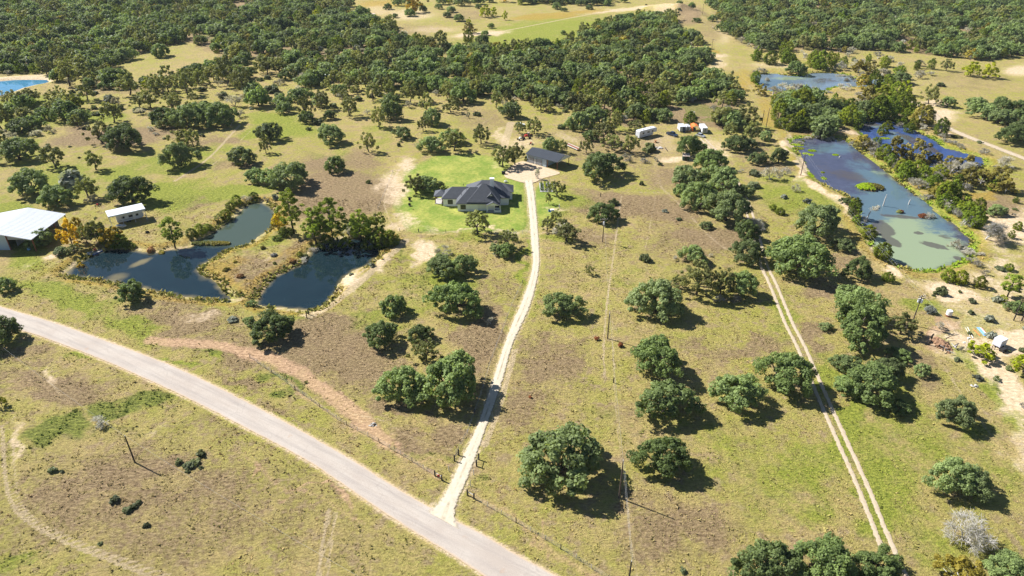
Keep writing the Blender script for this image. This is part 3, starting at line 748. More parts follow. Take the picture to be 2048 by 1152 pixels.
def dome(rng, k, W, Hh, low, lobes=5, shell=0.62, bump=0.3):
    """clump centres over an uneven dome W wide and Hh high"""
    ph = rng.uniform(0, 2 * math.pi, 4); am = rng.uniform(.5, 1, 4)
    C = []
    for i in range(k):
        az = 2.399963 * i + rng.uniform(-.35, .35)
        t = (i + .5) / k
        el = math.asin(max(-1, min(1, low + (1 - low) * (1 - t)))) if rng.random() > .12 else rng.uniform(0, 1.3)
        f = 1 + bump * (am[0] * math.sin(2 * az + ph[0]) + am[1] * math.sin(3 * az + ph[1]) + .7 * am[2] * math.sin(5 * az + ph[2])) * .5
        s = rng.uniform(shell, 1.0) ** .6
        C.append((W / 2 * f * s * math.cos(el) * math.cos(az), W / 2 * f * s * math.cos(el) * math.sin(az), s * Hh * math.sin(el) * (1 + .18 * bump * math.sin(3 * az + ph[3]))))
    return np.array(C)

LOD = {'hi': (1.0, 1.0), 'mid': (0.42, 1.5), 'lo': (0.13, 2.5)}

def make_tree(kind, lod, seed):
    """trunk mesh and crown mesh for a tree whose crown is 10 m wide, standing at the origin"""
    rng = np.random.default_rng(seed * 31 + sum(map(ord, kind)))
    q, sz = LOD[lod]
    tk = MB()
    W = 10.0
    if kind == 'live_oak':
        k = int(96 * (q ** .5)); Hh, zc = rng.uniform(3.3, 4.2), rng.uniform(1.5, 2.1)
        C = dome(rng, k, W * .86, Hh, -0.24, bump=.62) + [0, 0, zc + .5]
        r = rng.uniform(.45, 1.05, k) * (1 if lod == 'hi' else 1.2 if lod == 'mid' else 1.7)
        V, T = leaves(C, r, int(125 * q ** .5), .27 * sz, rng)
        tips = C[rng.permutation(k)[:8]]
        limbs(tk, (0, 0, -.3), tips, .38, rng, zc * .55)
    elif kind == 'post_oak':
        k = int(58 * (q ** .5)); Hh, zc = rng.uniform(5.2, 6.6), rng.uniform(2.9, 3.6)
        C = dome(rng, k, W * .84, Hh, -.18, bump=.55, shell=.45) + [0, 0, zc]
        r = rng.uniform(.40, .95, k) * (1 if lod == 'hi' else 1.15 if lod == 'mid' else 1.5)
        V, T = leaves(C, r, int(100 * q ** .5), .28 * sz, rng)
        limbs(tk, (0, 0, -.3), C[rng.permutation(k)[:9]], .30, rng, zc * .8)
    elif kind in ('yellow', 'lime', 'willow'):
        k = int(30 * (q ** .45)); Hh, zc = rng.uniform(6, 7.5), rng.uniform(2.2, 3.0)
        C = dome(rng, k, W * .82, Hh, -.22, bump=.5, shell=.5) + [0, 0, zc]
        r = rng.uniform(.6, 1.3, k) * (1 if lod == 'hi' else 1.15 if lod == 'mid' else 1.5)
        V, T = leaves(C, r, int(80 * q ** .55), .46 * sz, rng)
        limbs(tk, (0, 0, -.3), C[rng.permutation(k)[:8]], .26, rng, zc * .7)
    elif kind == 'cedar':
        k = int(80 * (q ** .5)); Hh = rng.uniform(9.5, 12.5)
        t = np.sort(rng.random(k)) ** 1.25
        az = 2.399963 * np.arange(k) + rng.uniform(-.4, .4, k)
        prof = np.sin(np.clip(t * .82 + .2, 0, 1) * math.pi) ** .7
        rr = W / 2 * .82 * prof * rng.uniform(.7, 1.05, k)
        C = np.c_[rr * np.cos(az), rr * np.sin(az), .7 + t * (Hh - 1.2)]
        r = (.50 + .60 * (1 - t)) * rng.uniform(.85, 1.2, k) * (1 if lod == 'hi' else 1.2 if lod == 'mid' else 1.6)
        V, T = leaves(C, r, int(105 * q ** .5), .28 * sz, rng, flat=1.15, up=.4)
        tk.tube([(0, 0, -.3), (0, 0, Hh * .8)], [.28, .05], 6)
    elif kind == 'pine':
        k = int(66 * (q ** .5)); Hh = rng.uniform(15, 18)
        t = rng.random(k); t = .28 + .72 * np.sort(t)
        az = 2.399963 * np.arange(k) + rng.uniform(-.5, .5, k)
        rr = W / 2 * .86 * np.sin(np.clip((t - .16) / .86, 0, 1) * math.pi * .92 + .2) ** .8 * rng.uniform(.35, 1.05, k)
        C = np.c_[rr * np.cos(az), rr * np.sin(az), t * Hh * .95]
        r = rng.uniform(.5, 1.0, k) * (1 if lod == 'hi' else 1.2 if lod == 'mid' else 1.5)
        V, T = leaves(C, r, int(105 * q ** .5), .27 * sz, rng, flat=.7, stretch=1.3)
        tk.tube([(0, 0, -.3), (rng.normal() * .2, rng.normal() * .2, Hh * .5), (0, 0, Hh * .95)], [.34, .24, .06], 6)
        for i in rng.permutation(k)[:14]:
            c = C[i]
            tk.tube([(0, 0, max(1, c[2] - .5)), tuple(c)], [.1, .04], 4, False)
    elif kind in ('shrub', 'sage'):
        k = max(5, int(15 * q ** .4)); Hh = rng.uniform(5.0, 7.0)
        C = dome(rng, k, W * .72, Hh * .75, -.05, bump=.35, shell=.5) + [0, 0, .8]
        r = rng.uniform(1.3, 2.3, k)
        V, T = leaves(C, r, int(110 * q ** .55), .85 * sz, rng)
        tk.tube([(0, 0, -.5), (0, 0, 2)], [.4, .2], 5)
    else:
        raise ValueError(kind)
    return tk, V, T

def bare_tree(seed, lod, spread=1.0, hgt=8.0):
    """leafless grey tree: forking branches with fans of fine twigs"""
    rng = np.random.default_rng(900 + seed)
    tk = MB()
    seg, ends = [], []
    depth_ = {'hi': 4, 'mid': 3, 'lo': 2}[lod]
    def grow_(p, d, L, r, g):
        q = p + d * L
        seg.append((p, q, r, r * .62))
        if g == 0:
            ends.append((q, d)); return
        for _ in range(3 if g > 1 else 4):
            nd = d + rng.normal(size=3) * .62 * spread
            nd[2] = max(nd[2], -.15) + .12
            grow_(q - d * L * rng.uniform(0, .35), nd / np.linalg.norm(nd), L * rng.uniform(.58, .85), r * .58, g - 1)
    for _ in range(3):
        d = rng.normal(size=3) * .55 * spread; d[2] = 1.0
        grow_(np.array([0, 0, -.2]), d / np.linalg.norm(d), hgt * .30, .17, depth_)
    for p, q, a, b in seg:
        tk.tube([tuple(p), tuple(q)], [max(a, .025), max(b, .015)], 4 if a > .05 else 3, False)
    n = {'hi': 7, 'mid': 8, 'lo': 12}[lod]
    w = {'hi': .045, 'mid': .10, 'lo': .16}[lod]
    V = []
    for q, d in ends:
        for _ in range(n):
            e = d * .5 + rng.normal(size=3) * .7
            e[2] += .15
            e = e / np.linalg.norm(e) * hgt * rng.uniform(.08, .19)
            s = np.cross(e, rng.normal(size=3)); s = s / (np.linalg.norm(s) + 1e-9) * w
            V += [q - s, q + s, q + e + s * .3, q + e - s * .3]
    V = np.array(V)
    ext = np.percentile(np.hypot(V[:, 0], V[:, 1]), 97) * 2 / 10.0
    V = V / ext
    tk.v = [tuple(np.array(v) / ext) for v in tk.v]
    return tk, V, rng.random(len(V) // 4)

WOOD = {'bare': GREYWOOD, 'willow': GREYWOOD, 'sage': GREYWOOD}
CACHE = {}

def variant(kind, lod, i):
    key = (kind, lod, i)
    if key not in CACHE:
        if kind == 'bare':
            tk, V, T = bare_tree(i, lod)
        else:
            tk, V, T = make_tree(kind, lod, i + 1)
        Qd = np.arange(len(V)).reshape(-1, 4)
        crown = np_mesh('crown', V, Qd, LM[kind], dict(tint=T))
        wood = WOOD.get(kind, BARK)
        tm = bpy.data.meshes.new('trunk')
        tm.from_pydata(tk.v, [], tk.f); tm.materials.append(wood)
        tm.polygons.foreach_set('use_smooth', [True] * len(tm.polygons))
        one = None
        CACHE[key] = (crown, tm, V, T, tk)
    return CACHE[key]

ONE = {}
def one_mesh(kind, i):
    """trunk and crown in one mesh, for trees too far off to show their parts"""
    if (kind, i) not in ONE:
        _, tm, V, T, tk = variant(kind, 'lo', i)
        me = bpy.data.meshes.new(kind)
        nv = len(tk.v)
        me.from_pydata(tk.v + [tuple(p) for p in V], [], tk.f + [tuple(nv + 4 * j + c for c in range(4)) for j in range(len(V) // 4)])
        me.materials.append(WOOD.get(kind, BARK)); me.materials.append(LM[kind])
        me.polygons.foreach_set('material_index', [0] * len(tk.f) + [1] * (len(V) // 4))
        a = me.attributes.new('tint', 'FLOAT', 'FACE')
        a.data.foreach_set('value', np.r_[np.zeros(len(tk.f)), T].astype(np.float32))
        ONE[(kind, i)] = me
    return ONE[(kind, i)]

KIND = {  # object name, category, words
 'live_oak': ('live_oak', 'tree', 'dark green live oak', 'live oaks standing in the pasture'),
 'post_oak': ('post_oak', 'tree', 'olive brown post oak', 'post oaks thinning into autumn colour'),
 'cedar': ('cedar', 'tree', 'dense mossy green cedar', 'cedars around the ponds'),
 'pine': ('pine_tree', 'tree', 'bright green pine', 'pines by the water and the sand'),
 'bare': ('bare_tree', 'tree', 'leafless grey tree', 'leafless grey trees and brush'),
 'yellow': ('yellow_tree', 'tree', 'golden yellow autumn tree', 'trees in yellow leaf'),
 'lime': ('lime_green_tree', 'tree', 'bright lime green tree', 'trees in lime green leaf'),
 'willow': ('willow', 'tree', 'dull yellow willow', 'willows round the green pond'),
 'shrub': ('shrub', 'shrub', 'round green shrub', 'shrubs dotted over the grass'),
 'sage': ('sage_bush', 'shrub', 'pale grey-green bush', 'pale bushes dotted over the grass'),
}
NVAR = {'hi': 5, 'mid': 4, 'lo': 6}
SQUASH = {'live_oak': 1.0, 'post_oak': 1.0}

# landmarks that the trees' labels lean on: (name, px, py, left side, right side)
MARKS = [
 ('the white house', 955, 408, 'on the pond side of', 'on the driveway side of'), ('the dark-roofed garage', 1090, 328, 'on the lawn side of', 'on the caravan side of'),
 ('the metal barn', 65, 470, 'at the end of', 'on the dock side of'), ('the white canopy', 253, 430, 'on the barn side of', 'on the house side of'),
 ('the floating dock', 180, 502, 'on the barn side of', 'on the water side of'), ('the brown peninsula', 500, 540, 'on the barn side of', 'on the house side of'),
 ('the east pond', 640, 545, 'on the peninsula side of', 'on the driveway side of'), ('the gate posts', 930, 945, 'along the road from', 'on the pole side of'),
 ('the green pond', 1820, 500, 'on the trail side of', 'on the sandy side of'), ('the purple water', 1680, 330, 'on the trail side of', 'on the farm road side of'),
 ('the back pond', 1850, 295, 'on the near side of', 'on the farm road side of'), ('the pale pond', 1600, 165, 'on the woods side of', 'on the meadow side of'),
 ('the orange container', 1388, 257, 'on the garage side of', 'on the pond side of'), ('the green shed', 1371, 313, 'on the garage side of', 'on the pond side of'),
 ('the junk yard', 1990, 680, 'on the trail side of', 'at the back of'), ('the roadside pole', 270, 925, 'on the weedy side of', 'on the road side of'),
 ('the lower pole', 1238, 996, 'on the driveway side of', 'on the trail side of'), ('the middle pole', 1215, 677, 'on the driveway side of', 'on the trail side of'),
 ('the transformer pole', 1205, 484, 'on the driveway side of', 'on the trail side of'), ('the shaded trail', 1530, 540, 'on the pasture side of', 'on the pond side of'),
 ('the road bend', 60, 640, 'beside', 'along'), ('the tank-topped pole', 1823, 646, 'on the trail side of', 'on the sandy side of'),
 ('the blue pond', 40, 172, 'past', 'on the woods side of'), ('the spoil mound', 1355, 24, 'on the meadow side of', 'on the woods side of'),
 ('the hay meadow', 1090, 62, 'on the far side of', 'on the mound side of'), ('the mauve pasture', 680, 385, 'on the canopy side of', 'on the house side of'),
 ('the lime meadow', 580, 245, 'on the woods side of', 'on the house side of'), ('the brown clearing', 220, 275, 'on the blue pond side of', 'on the meadow side of'),
 ('the lower trail', 1750, 1060, 'on the pasture side of', 'on the verge side of'), ('the dead oak', 1920, 1075, 'on the trail side of', 'past'),
 ('the tan field', 1930, 165, 'on the pond side of', 'at the edge of'), ('the farm road', 1970, 290, 'on the pond side of', 'at the edge of'),
]
MW = [(n, at(x, y), l, r) for n, x, y, l, r in MARKS]
PENDING = []
ORD = 'first second third fourth fifth sixth seventh eighth ninth tenth eleventh twelfth'.split()

def size_word(w):
    return 'very broad' if w > 17 else 'broad' if w > 12.5 else 'mid-sized' if w > 8.5 else 'small' if w > 4.5 else 'tiny'

def remember(o, kind, w, p):
    PENDING.append((o, kind, w, p))

def finish_labels():
    groups = {}
    for o, kind, w, p in PENDING:
        k = min(range(len(MW)), key=lambda i: (MW[i][1].xy - p.xy).length)
        n, q, l, r = MW[k]
        d = p.xy - q.xy
        side = (l if d.x < 0 else r) if abs(d.x) > abs(d.y) else ('beyond' if d.y > 0 else 'short of')
        groups.setdefault((KIND[kind][2], size_word(w), side, n), []).append((d.length, o))
    for (desc, s, side, n), L in groups.items():
        L.sort(key=lambda t: t[0])
        for i, (_, o) in enumerate(L):
            tail = '' if len(L) == 1 else f', {ORD[min(i, 11)]} out'
            o['label'] = f'{s} {desc} {side} {n}{tail}'

SUFFIX = {}
def plant(kind, x, y, w, lod, label=None, group=None, zs=1.0, var=None, auto=True):
    i = int(RNG.integers(NVAR[lod])) if var is None else var
    rz = float(RNG.uniform(0, 2 * math.pi))
    nm, cat, desc, grp = KIND[kind]
    if kind == 'bare' and w < 5.5:
        nm, cat = 'bare_bush', 'bush'
    s = w / 10.0
    sc = (s * float(RNG.uniform(.90, 1.10)), s * float(RNG.uniform(.90, 1.10)), s * zs * float(RNG.uniform(.92, 1.1)))
    z = hz(x, y)
    if lod == 'lo':
        o = link(nm, one_mesh(kind, i))
        tag(o, label, cat, group or grp)
    else:
        crown, tm, *_ = variant(kind, lod, i)
        o = thing(nm, label, cat, (x, y, z), 0, group or grp)
        link('trunk', tm, o); link('crown', crown, o)
    o.location = (x, y, z)
    o.rotation_euler = (0, 0, rz)
    o.scale = sc
    if label is None and auto:
        remember(o, kind, w, Vector((x, y, 0)))
    return o

CODE = dict(L='live_oak', P='post_oak', C='cedar', N='pine', B='bare', Y='yellow', G='lime', W='willow', S='shrub', A='sage')
# kind, base px, base py, crown width px [, height factor [, label]]
TREES = [
 # near pasture and driveway
 ('L',1122,970,168,1.0,'very broad spreading live oak beside the entrance drive and power pole'),
 ('L',1322,948,112,1.05,'round live oak between the power pole and the twin oaks, alone on grass'),
 ('L',1328,838,122,.95,'wide live oak directly below the taller oak in mid pasture'),('L',1312,752,116,1.05,'tall dark live oak in mid pasture, throwing shade on its lower neighbour'),
 ('L',1472,818,104,.92,'solitary round light-topped live oak in the pasture beside the trail oak'),('L',1568,786,112,1.05,'dark live oak whose shadow falls across the two-track trail'),
 ('L',1310,634,108,1.05,'tall airy live oak standing alone in the upper pasture'),('L',1124,638,84,.9,'flat-topped live oak beside the gravel driveway bend'),
 ('L',1530,1172,140,1.0,'rounded live oak at the bottom edge, pasture side of a big clump'),('L',1650,1176,150,1.05,'bright topped live oak in the middle of the bottom edge clump'),('L',1752,1166,110,.9,'live oak of the bottom clump overhanging the two-track trail'),
 ('L',1898,985,100,1.05,'dark live oak just above the leafless grey oak'),('L',1942,992,84,1.0,'live oak touching its darker twin above the leafless grey oak'),('L',1908,852,80,1.15,'narrow live oak alone beside the sandy yard verge'),
 ('B',1926,1078,98,.8,'big leafless pale grey oak at the right edge of the pasture'),('W',1912,1166,90,.9,'yellow-green oak at the bottom corner beneath the grey dead oak'),('L',2012,1162,92,.9),
 ('L',1712,640,96,1.1),('L',1716,694,124,1.1,'largest live oak of the clump beside the transformer bank pole'),('L',1690,745,60,.9),('L',1735,802,124,.95,'bushy live oak at the lower end of the trail-side clump'),('L',1770,760,70,1.0),('L',1800,826,44,.8),('L',1690,790,60,.8),
 ('P',1800,668,54,.9),('L',1798,720,50,.8),('L',1650,660,30,.8),
 ('L',1842,752,36,1.1,'round pale green young oak standing alone below the spoil heap'),
 ('L',1596,562,136,1.05,'massive dark live oak shading the trail above the pasture'),('L',1560,520,70,.9),('L',1630,480,98,1.05,'dark live oak just beyond the massive trail oak'),('L',1683,502,46,.95,'small round live oak between the massive oak and green pond'),('L',1714,560,66,1.05,'light green round oak between the trail oak and green pond'),
 ('P',1392,590,78,1.0),('P',1440,592,62,1.0),('L',1482,596,72,1.05),('L',1386,528,60,.9),('L',1492,528,68,1.0),('L',1492,480,58,.95),('B',1508,455,50,.8),('P',1355,575,34,.9),('B',1440,600,30,.6),('B',1470,602,30,.6),('B',1348,520,16,.8),('B',1420,512,14,.6),
 ('L',1398,425,84,1.0),('L',1452,450,88,1.05),('L',1440,388,86,1.0),('L',1372,375,62,.95),('L',1420,345,66,1.0),('L',1362,392,40,.9),('L',1485,395,46,.9),('L',1412,458,28,.8),('C',1560,428,22,.7),('C',1545,420,16,.6),
 ('L',1378,318,66,.95,'round live oak shading the small green shed'),
 ('L',1200,364,94,.95,'broad live oak beyond the garage carport shade'),('L',1206,448,66,1.0,'live oak directly beside the transformer pole'),
 ('S',1228,408,20,1),('S',1291,522,24,1.1,'round grey-green shrub alone in the upper pasture grass'),('P',1178,548,18,1.3),('A',1330,424,12,1),('S',1357,440,14,.7),
 ('P',1132,482,58,.85),('B',1122,468,50,.7),('P',1095,460,32,1.0),('P',1112,446,34,.9),('P',1114,392,34,1.0),('P',1097,408,14,2.0),('B',1077,358,16,2.2),
 ('P',956,467,58,1.0,'airy post oak on the lawn edge in front of the white house'),('P',1016,497,42,1.1),('L',992,508,34,.9),('L',1012,514,44,1.0),('B',1018,480,40,.9),('B',1006,505,44,.7),
 ('L',882,555,74,.95),('L',926,552,68,.9),('B',886,508,40,.8),('L',912,634,106,1.0,'broad live oak between the driveway and the double-trunk oaks'),('L',788,632,60,1.05),('L',762,694,76,1.0),('L',840,682,58,.95),('P',852,722,58,.9),
 ('L',808,804,112,1.0,'light green live oak with bare trunk, roadside half of a pair'),('L',902,806,138,1.0,'dark broad live oak whose shade crosses the gravel driveway'),('B',981,648,20,1.1),
 ('L',548,684,100,.85,'low spreading live oak below the east pond dam'),('L',268,608,64,.95,'live oak alone between the west pond and the road'),('L',6,694,84,1.0,'crooked live oak leaning over the tarred road bend'),('L',16,584,42,1.2),
 ('B',205,848,46,.6),('G',4,812,22,1.3),
 ('S',107,942,18,.9),('S',124,944,10,.9),('S',229,1003,20,.9),('S',254,1022,22,.7),('S',268,1014,18,.7),('S',278,1006,14,.7),('S',293,1052,14,.9),('S',200,1088,10,.8),('S',358,926,18,.8),('S',378,934,22,.7),('S',390,926,20,.7),('S',402,910,22,.8),('S',376,944,12,.7),('S',402,936,10,.7),('S',1366,1143,16,.9),
 # barn and ponds
 ('L',86,494,56,1.0,'dark oak standing against the corner of the metal barn'),('Y',146,492,46,1.3,'golden yellow tree between the barn and the dock'),('Y',160,470,24,1.8),('P',176,488,26,1.7),('N',194,484,26,.9),('Y',226,490,46,1.0),('C',214,488,36,.7),('C',240,490,40,.6),('P',200,486,46,1.1),('C',232,482,30,.9),('L',124,512,40,.6),('P',150,508,30,.7),('Y',160,530,14,1),('C',262,492,22,.5),
 ('N',350,494,54,.8,'tall pine leaning over the west pond from its far bank'),('C',402,468,28,.7),('C',384,474,24,.7),('C',416,460,22,.5),('C',452,436,28,.6),('P',438,442,20,.7),('C',474,408,26,.7),('B',492,402,26,.7),('C',508,398,22,.6),('B',532,400,18,.6),('C',462,420,22,.7),('A',551,400,14,1.2),
 ('N',588,468,60,.85),('Y',560,460,34,1.1),('Y',548,450,16,1.0),('C',572,472,30,.7),('N',632,486,56,.9),('N',668,484,72,.85),('N',648,478,52,.95),('C',655,490,44,.6),('B',700,472,34,1.1),('C',690,486,40,.6),('N',722,480,60,.8),('L',716,470,46,1.0),('N',756,476,46,.95),('C',762,488,48,.85),('C',740,490,40,.7),('C',782,488,36,.8),('C',555,480,20,.5),('L',790,492,18,1),('A',744,534,13,1.1),('A',702,548,10,1.1),('B',625,500,30,.4),('B',606,520,24,.35),('C',600,512,14,.7),('C',550,530,9,.7),
 ('L',504,612,24,.8),('A',466,642,26,.5),('A',458,603,8,.9),('L',500,650,30,.7),
 # left savanna
 ('L',40,328,80,.95),('L',66,396,92,.95,'very broad live oak behind the metal barn, dark against bright grass'),('L',116,418,72,.95),('L',266,414,94,.95),('A',148,372,56,.9),('P',178,396,50,.9),('B',190,402,40,.6),('P',112,334,52,.95),('P',192,340,40,1.0),('L',253,306,86,.95),('P',205,285,58,.85),('L',362,340,76,.95),('P',388,294,34,1.3),('L',486,334,60,.9),('L',512,366,50,.9),('L',582,382,86,.95),('L',548,372,56,.9),
 ('L',672,347,50,1.05,'leaning live oak alone on the mauve pasture'),('P',738,304,38,1.1),('L',662,292,66,.95),('L',540,284,54,1.1),('P',532,306,26,1.3),('L',782,242,50,1.2),('L',852,384,56,.85,'round oak with a dark thinner neighbour on the lawn behind the house'),('P',832,388,42,.95),('P',878,378,30,.6),('L',862,306,52,1.0,'live oak on the far edge of the lawn behind the house'),('P',908,302,48,1.0),('L',905,290,54,.9),('P',962,288,40,1.1),('P',1006,334,46,1.1),('P',1030,330,42,1.1),('P',1068,268,38,1.0),('P',1040,268,24,1.2),('L',1101,304,38,1.1,'dark oak behind the garage roof'),('P',1126,306,24,1.2),('P',1172,306,30,1.1),('L',1156,262,52,1.1),('L',1140,258,30,.9),('P',1228,262,38,1.1),('P',1208,285,50,.9),('P',1225,300,44,.8),('L',1182,282,36,.9),('P',1260,306,40,1.0),('S',1300,302,28,.9),('B',1250,322,30,.9),('B',1285,325,26,.6),('B',1310,322,14,.9),('S',1320,330,10,.9),('S',1283,370,9,1.5),('B',1242,336,18,.9),('P',1270,262,42,.6),
 ('L',864,252,44,1.3),('P',846,262,24,1.4),('L',806,278,40,1.0),('P',758,254,38,1.2),('P',612,236,38,1.2),('P',645,218,36,1.2),('L',660,240,30,.9),('P',700,232,40,1.1),('P',746,200,34,1.2),('P',780,200,36,1.2),('P',820,206,40,1.2),('P',848,204,30,1.2),('P',896,200,34,1.2),('L',848,178,26,.9),('P',952,192,36,1.2),('P',992,216,30,1.2),('P',1014,210,26,1.2),('B',912,208,24,.6),('B',938,236,14,1.6),('S',797,292,10,1.1),('S',802,284,7,1.0),('S',737,366,10,1.2),('S',617,260,11,1.0),('B',735,228,14,.9),
 ('L',378,264,78,1.0),('L',332,256,62,1.0),('L',440,258,80,.9),('L',410,240,60,.9),('P',350,222,44,1.0),('P',318,190,44,1.1),('P',300,215,40,1.0),('P',375,190,44,1.1),('P',455,170,54,1.2),('P',490,190,60,1.0),('L',322,116,44,.9),('G',160,218,30,.9,'lime green topped bush alone in the left savanna'),('G',298,180,22,1.2),('P',110,230,34,1.0),('P',52,246,44,.8),('P',106,206,34,.8),('P',58,206,46,.6),('P',5,260,50,1.2),('P',8,300,40,1.0),('L',238,180,60,1.0),('P',260,190,46,1.0),('P',140,172,50,1.1),('P',118,192,20,1.2),('L',180,178,34,.9),('L',208,180,26,.9),('S',218,220,16,.8),('S',206,224,14,.8),('A',220,204,26,.9),('S',192,230,18,.6),('S',276,224,20,.9),('P',280,215,34,.9),('B',72,272,22,.8),('P',34,212,46,.8),('P',64,204,40,.75),('S',185,188,20,.6),('S',145,186,10,1.2),('B',125,218,24,.5),('P',330,258,30,.8),('S',448,196,24,.9),('S',505,190,30,.9),('S',520,200,18,.8),('S',560,204,32,.9),('S',545,184,30,.9),('A',530,206,10,1),('S',580,206,12,.8),('B',560,170,34,.7),('B',600,190,30,.9),('B',470,212,40,.9),('B',490,200,34,.8),('S',592,188,16,1),('A',503,219,9,.9),('B',640,200,30,.9),('B',612,160,34,.8),('B',298,262,20,.6),('B',310,270,18,.5),('S',330,278,10,.7),('B',195,292,0,1),
 ('S',168,258,9,.6),('S',140,294,7,.8),('S',158,316,7,.8),('S',90,262,8,.6),
 ('L',1468,262,44,.9),('P',1490,255,50,1.0),('L',1440,250,40,.9),('L',1472,305,54,1.0),('P',1500,285,40,1.1),('L',1498,300,36,.9),('P',1458,278,34,1.0),('L',1515,330,44,.9),('L',1556,328,40,1.1),('L',1530,282,30,1.05),('B',1540,360,46,.9),('S',1508,350,26,.7),('S',1506,374,26,.75),('B',1483,345,16,.6),('B',1590,382,24,1.1),('B',1572,350,24,1.0),('A',1568,396,13,1.1),('A',1614,406,16,.9),('B',1565,428,16,.5),
 # by the green pond
 ('C',1762,516,40,.8,'round yellow-green cedar at the water edge of the green pond'),('C',1736,472,34,.8),('C',1706,432,28,1.1),('L',1690,410,24,.8),('C',1712,444,22,.7),('C',1774,562,26,.85),('C',1895,562,34,.75),('C',1918,566,36,.75,'bushy yellow-green cedar pair half, below the green pond'),('S',1880,588,28,.9),('C',1958,574,26,.8),('N',2014,594,52,.62,'crooked young pine with bare trunk on the sand'),('C',2004,604,20,.7),('L',2030,626,42,.9),('C',2016,540,22,.7),('S',2000,540,22,.5),
 ('G',1957,714,54,.62,'bright yellow-green bushy tree beside the jumble of pipes'),('G',2046,744,66,.75,'bright yellow-green bushy tree at the edge of the sandy junk yard'),('S',1855,612,10,.8),
 ('B',1755,414,34,.7,'bleached snag standing in the green pond water'),('B',1730,438,22,.9),('B',1748,460,34,.6),('B',1800,426,15,.7),('B',1858,432,30,1.0),('B',1915,490,40,.9,'white dead tree standing in the far corner of the green pond'),('B',1970,480,70,.85,'large bleached leafless tree on the sandy bank of the green pond'),('B',1945,510,44,.5),('B',1950,530,36,.5),('B',1935,500,30,.6),
 ('B',1890,420,36,.7),('B',1915,436,34,.7),('B',1940,452,44,.8),('C',1945,452,44,.9),('C',1955,420,28,.9),('L',1992,432,40,.8),('C',1885,404,40,.9),('W',1870,398,40,.9),('C',1925,408,30,.8),('C',1905,415,28,.8),('C',1900,425,26,.6),('W',1955,440,30,.8),('B',1850,396,34,.5),('B',1838,378,36,.7),('B',1822,368,22,.8),('C',1868,374,34,.8),('C',1845,364,34,.8),('C',1830,355,36,.8),('W',1835,342,46,.8),('B',1790,342,40,.8),('B',1778,324,36,.8),('C',1800,344,34,.7),('C',1815,350,30,.7),('W',1790,312,46,.9),('W',1830,318,50,.9),('W',1868,322,50,.7),('W',1900,335,42,.9),('B',1900,345,56,.9),('B',1925,345,44,.8),('W',1932,330,44,.8),('B',1870,358,36,.8),('C',1876,352,36,.6),
 ('B',1710,290,34,.7),('W',1725,292,36,.6),('B',1740,300,40,.8),('B',1755,312,44,.7),('C',1754,284,20,.8),('W',1762,268,14,1.4),('B',1666,276,24,.7),('B',1630,274,22,.5),('B',1650,276,24,.6),('C',1606,280,14,.7),('B',1596,284,24,.6),('B',1618,276,20,.5),('B',1845,290,30,.7),('B',1905,290,24,.6),('B',1918,296,24,.6),('B',1888,284,22,.6),('S',1906,276,14,.7),
 ('W',1960,368,50,.7),('W',1990,378,64,.75),('W',2010,385,40,.7),('C',1985,380,30,.6),('B',2000,335,40,.8),('B',2012,340,26,.7),('B',1990,342,24,.6),('B',1970,308,26,.6),('S',1958,286,14,.6),('S',2028,388,10,.8),('S',2030,420,12,.6),
 ('L',1968,240,56,.9),('L',1995,250,56,.9),('L',1950,220,44,.9),('L',2028,250,50,.9),('L',2000,220,44,.9),('L',2024,292,66,.9,'bushy oak on the far verge beside the farm road'),('L',2044,270,50,.8),('P',1857,208,38,1.0),('L',1894,216,32,1.0),('L',2040,225,44,.8),
 ('G',1940,152,34,.9),('G',1976,156,34,.9),('C',1861,138,16,1.1),('P',1892,142,24,1.0),('C',1832,140,14,.8),('B',1840,148,22,.6),('B',1862,150,20,.6),('S',1880,172,18,.6),
 # thicket between the ponds
 ('C',1555,212,36,.8),('C',1600,222,60,.8),('C',1570,225,34,.9),('C',1628,214,34,.7),('C',1580,260,40,.8),('C',1596,262,34,.8),('C',1610,260,36,.7),('G',1600,248,32,1.0),('C',1555,240,40,.9),('C',1560,255,28,.7),('L',1645,238,38,.8),('C',1634,262,26,.5),('C',1656,260,18,.8),('C',1694,248,44,.8),('C',1672,225,44,.6),('C',1700,222,40,.6),('W',1680,210,34,.5),('C',1668,236,30,.6),('L',1710,252,30,.9),('L',1730,236,54,1.0),('C',1752,238,54,.9),('C',1775,236,46,.9),('C',1800,225,40,.8),('C',1815,222,36,.8),('W',1735,212,50,.8),('C',1760,205,46,.8),('G',1808,190,30,1.0),('C',1790,195,36,.8),('L',1800,170,46,.8),('C',1745,180,34,.9),('W',1725,178,40,.7),('C',1770,182,40,.8),('W',1838,252,46,.9),('C',1850,248,38,.9),('B',1840,258,30,.6),('C',1880,270,34,.9),('B',1886,276,20,.6),('B',1720,200,40,.7),('B',1545,190,50,.6),('B',1570,180,46,.6),('B',1590,178,40,.6),('B',1625,175,36,.5),('B',1700,158,40,.7),('B',1680,150,24,.5),('L',1590,150,44,.9),('C',1640,138,44,.8),('B',1682,140,36,.8),('W',1715,146,34,.9),('W',1740,150,30,.8),('C',1625,134,34,.8),('B',1532,160,14,1.4),('W',1520,190,26,.8),('C',1510,165,24,.8),('B',1655,185,24,.3),('B',1690,178,30,.6),('B',1760,150,40,.6),('B',1720,135,40,.7),('C',1540,128,34,.7),('C',1572,126,30,.7),('B',1520,145,30,.6),('B',1650,140,20,.6),
 # far meadow
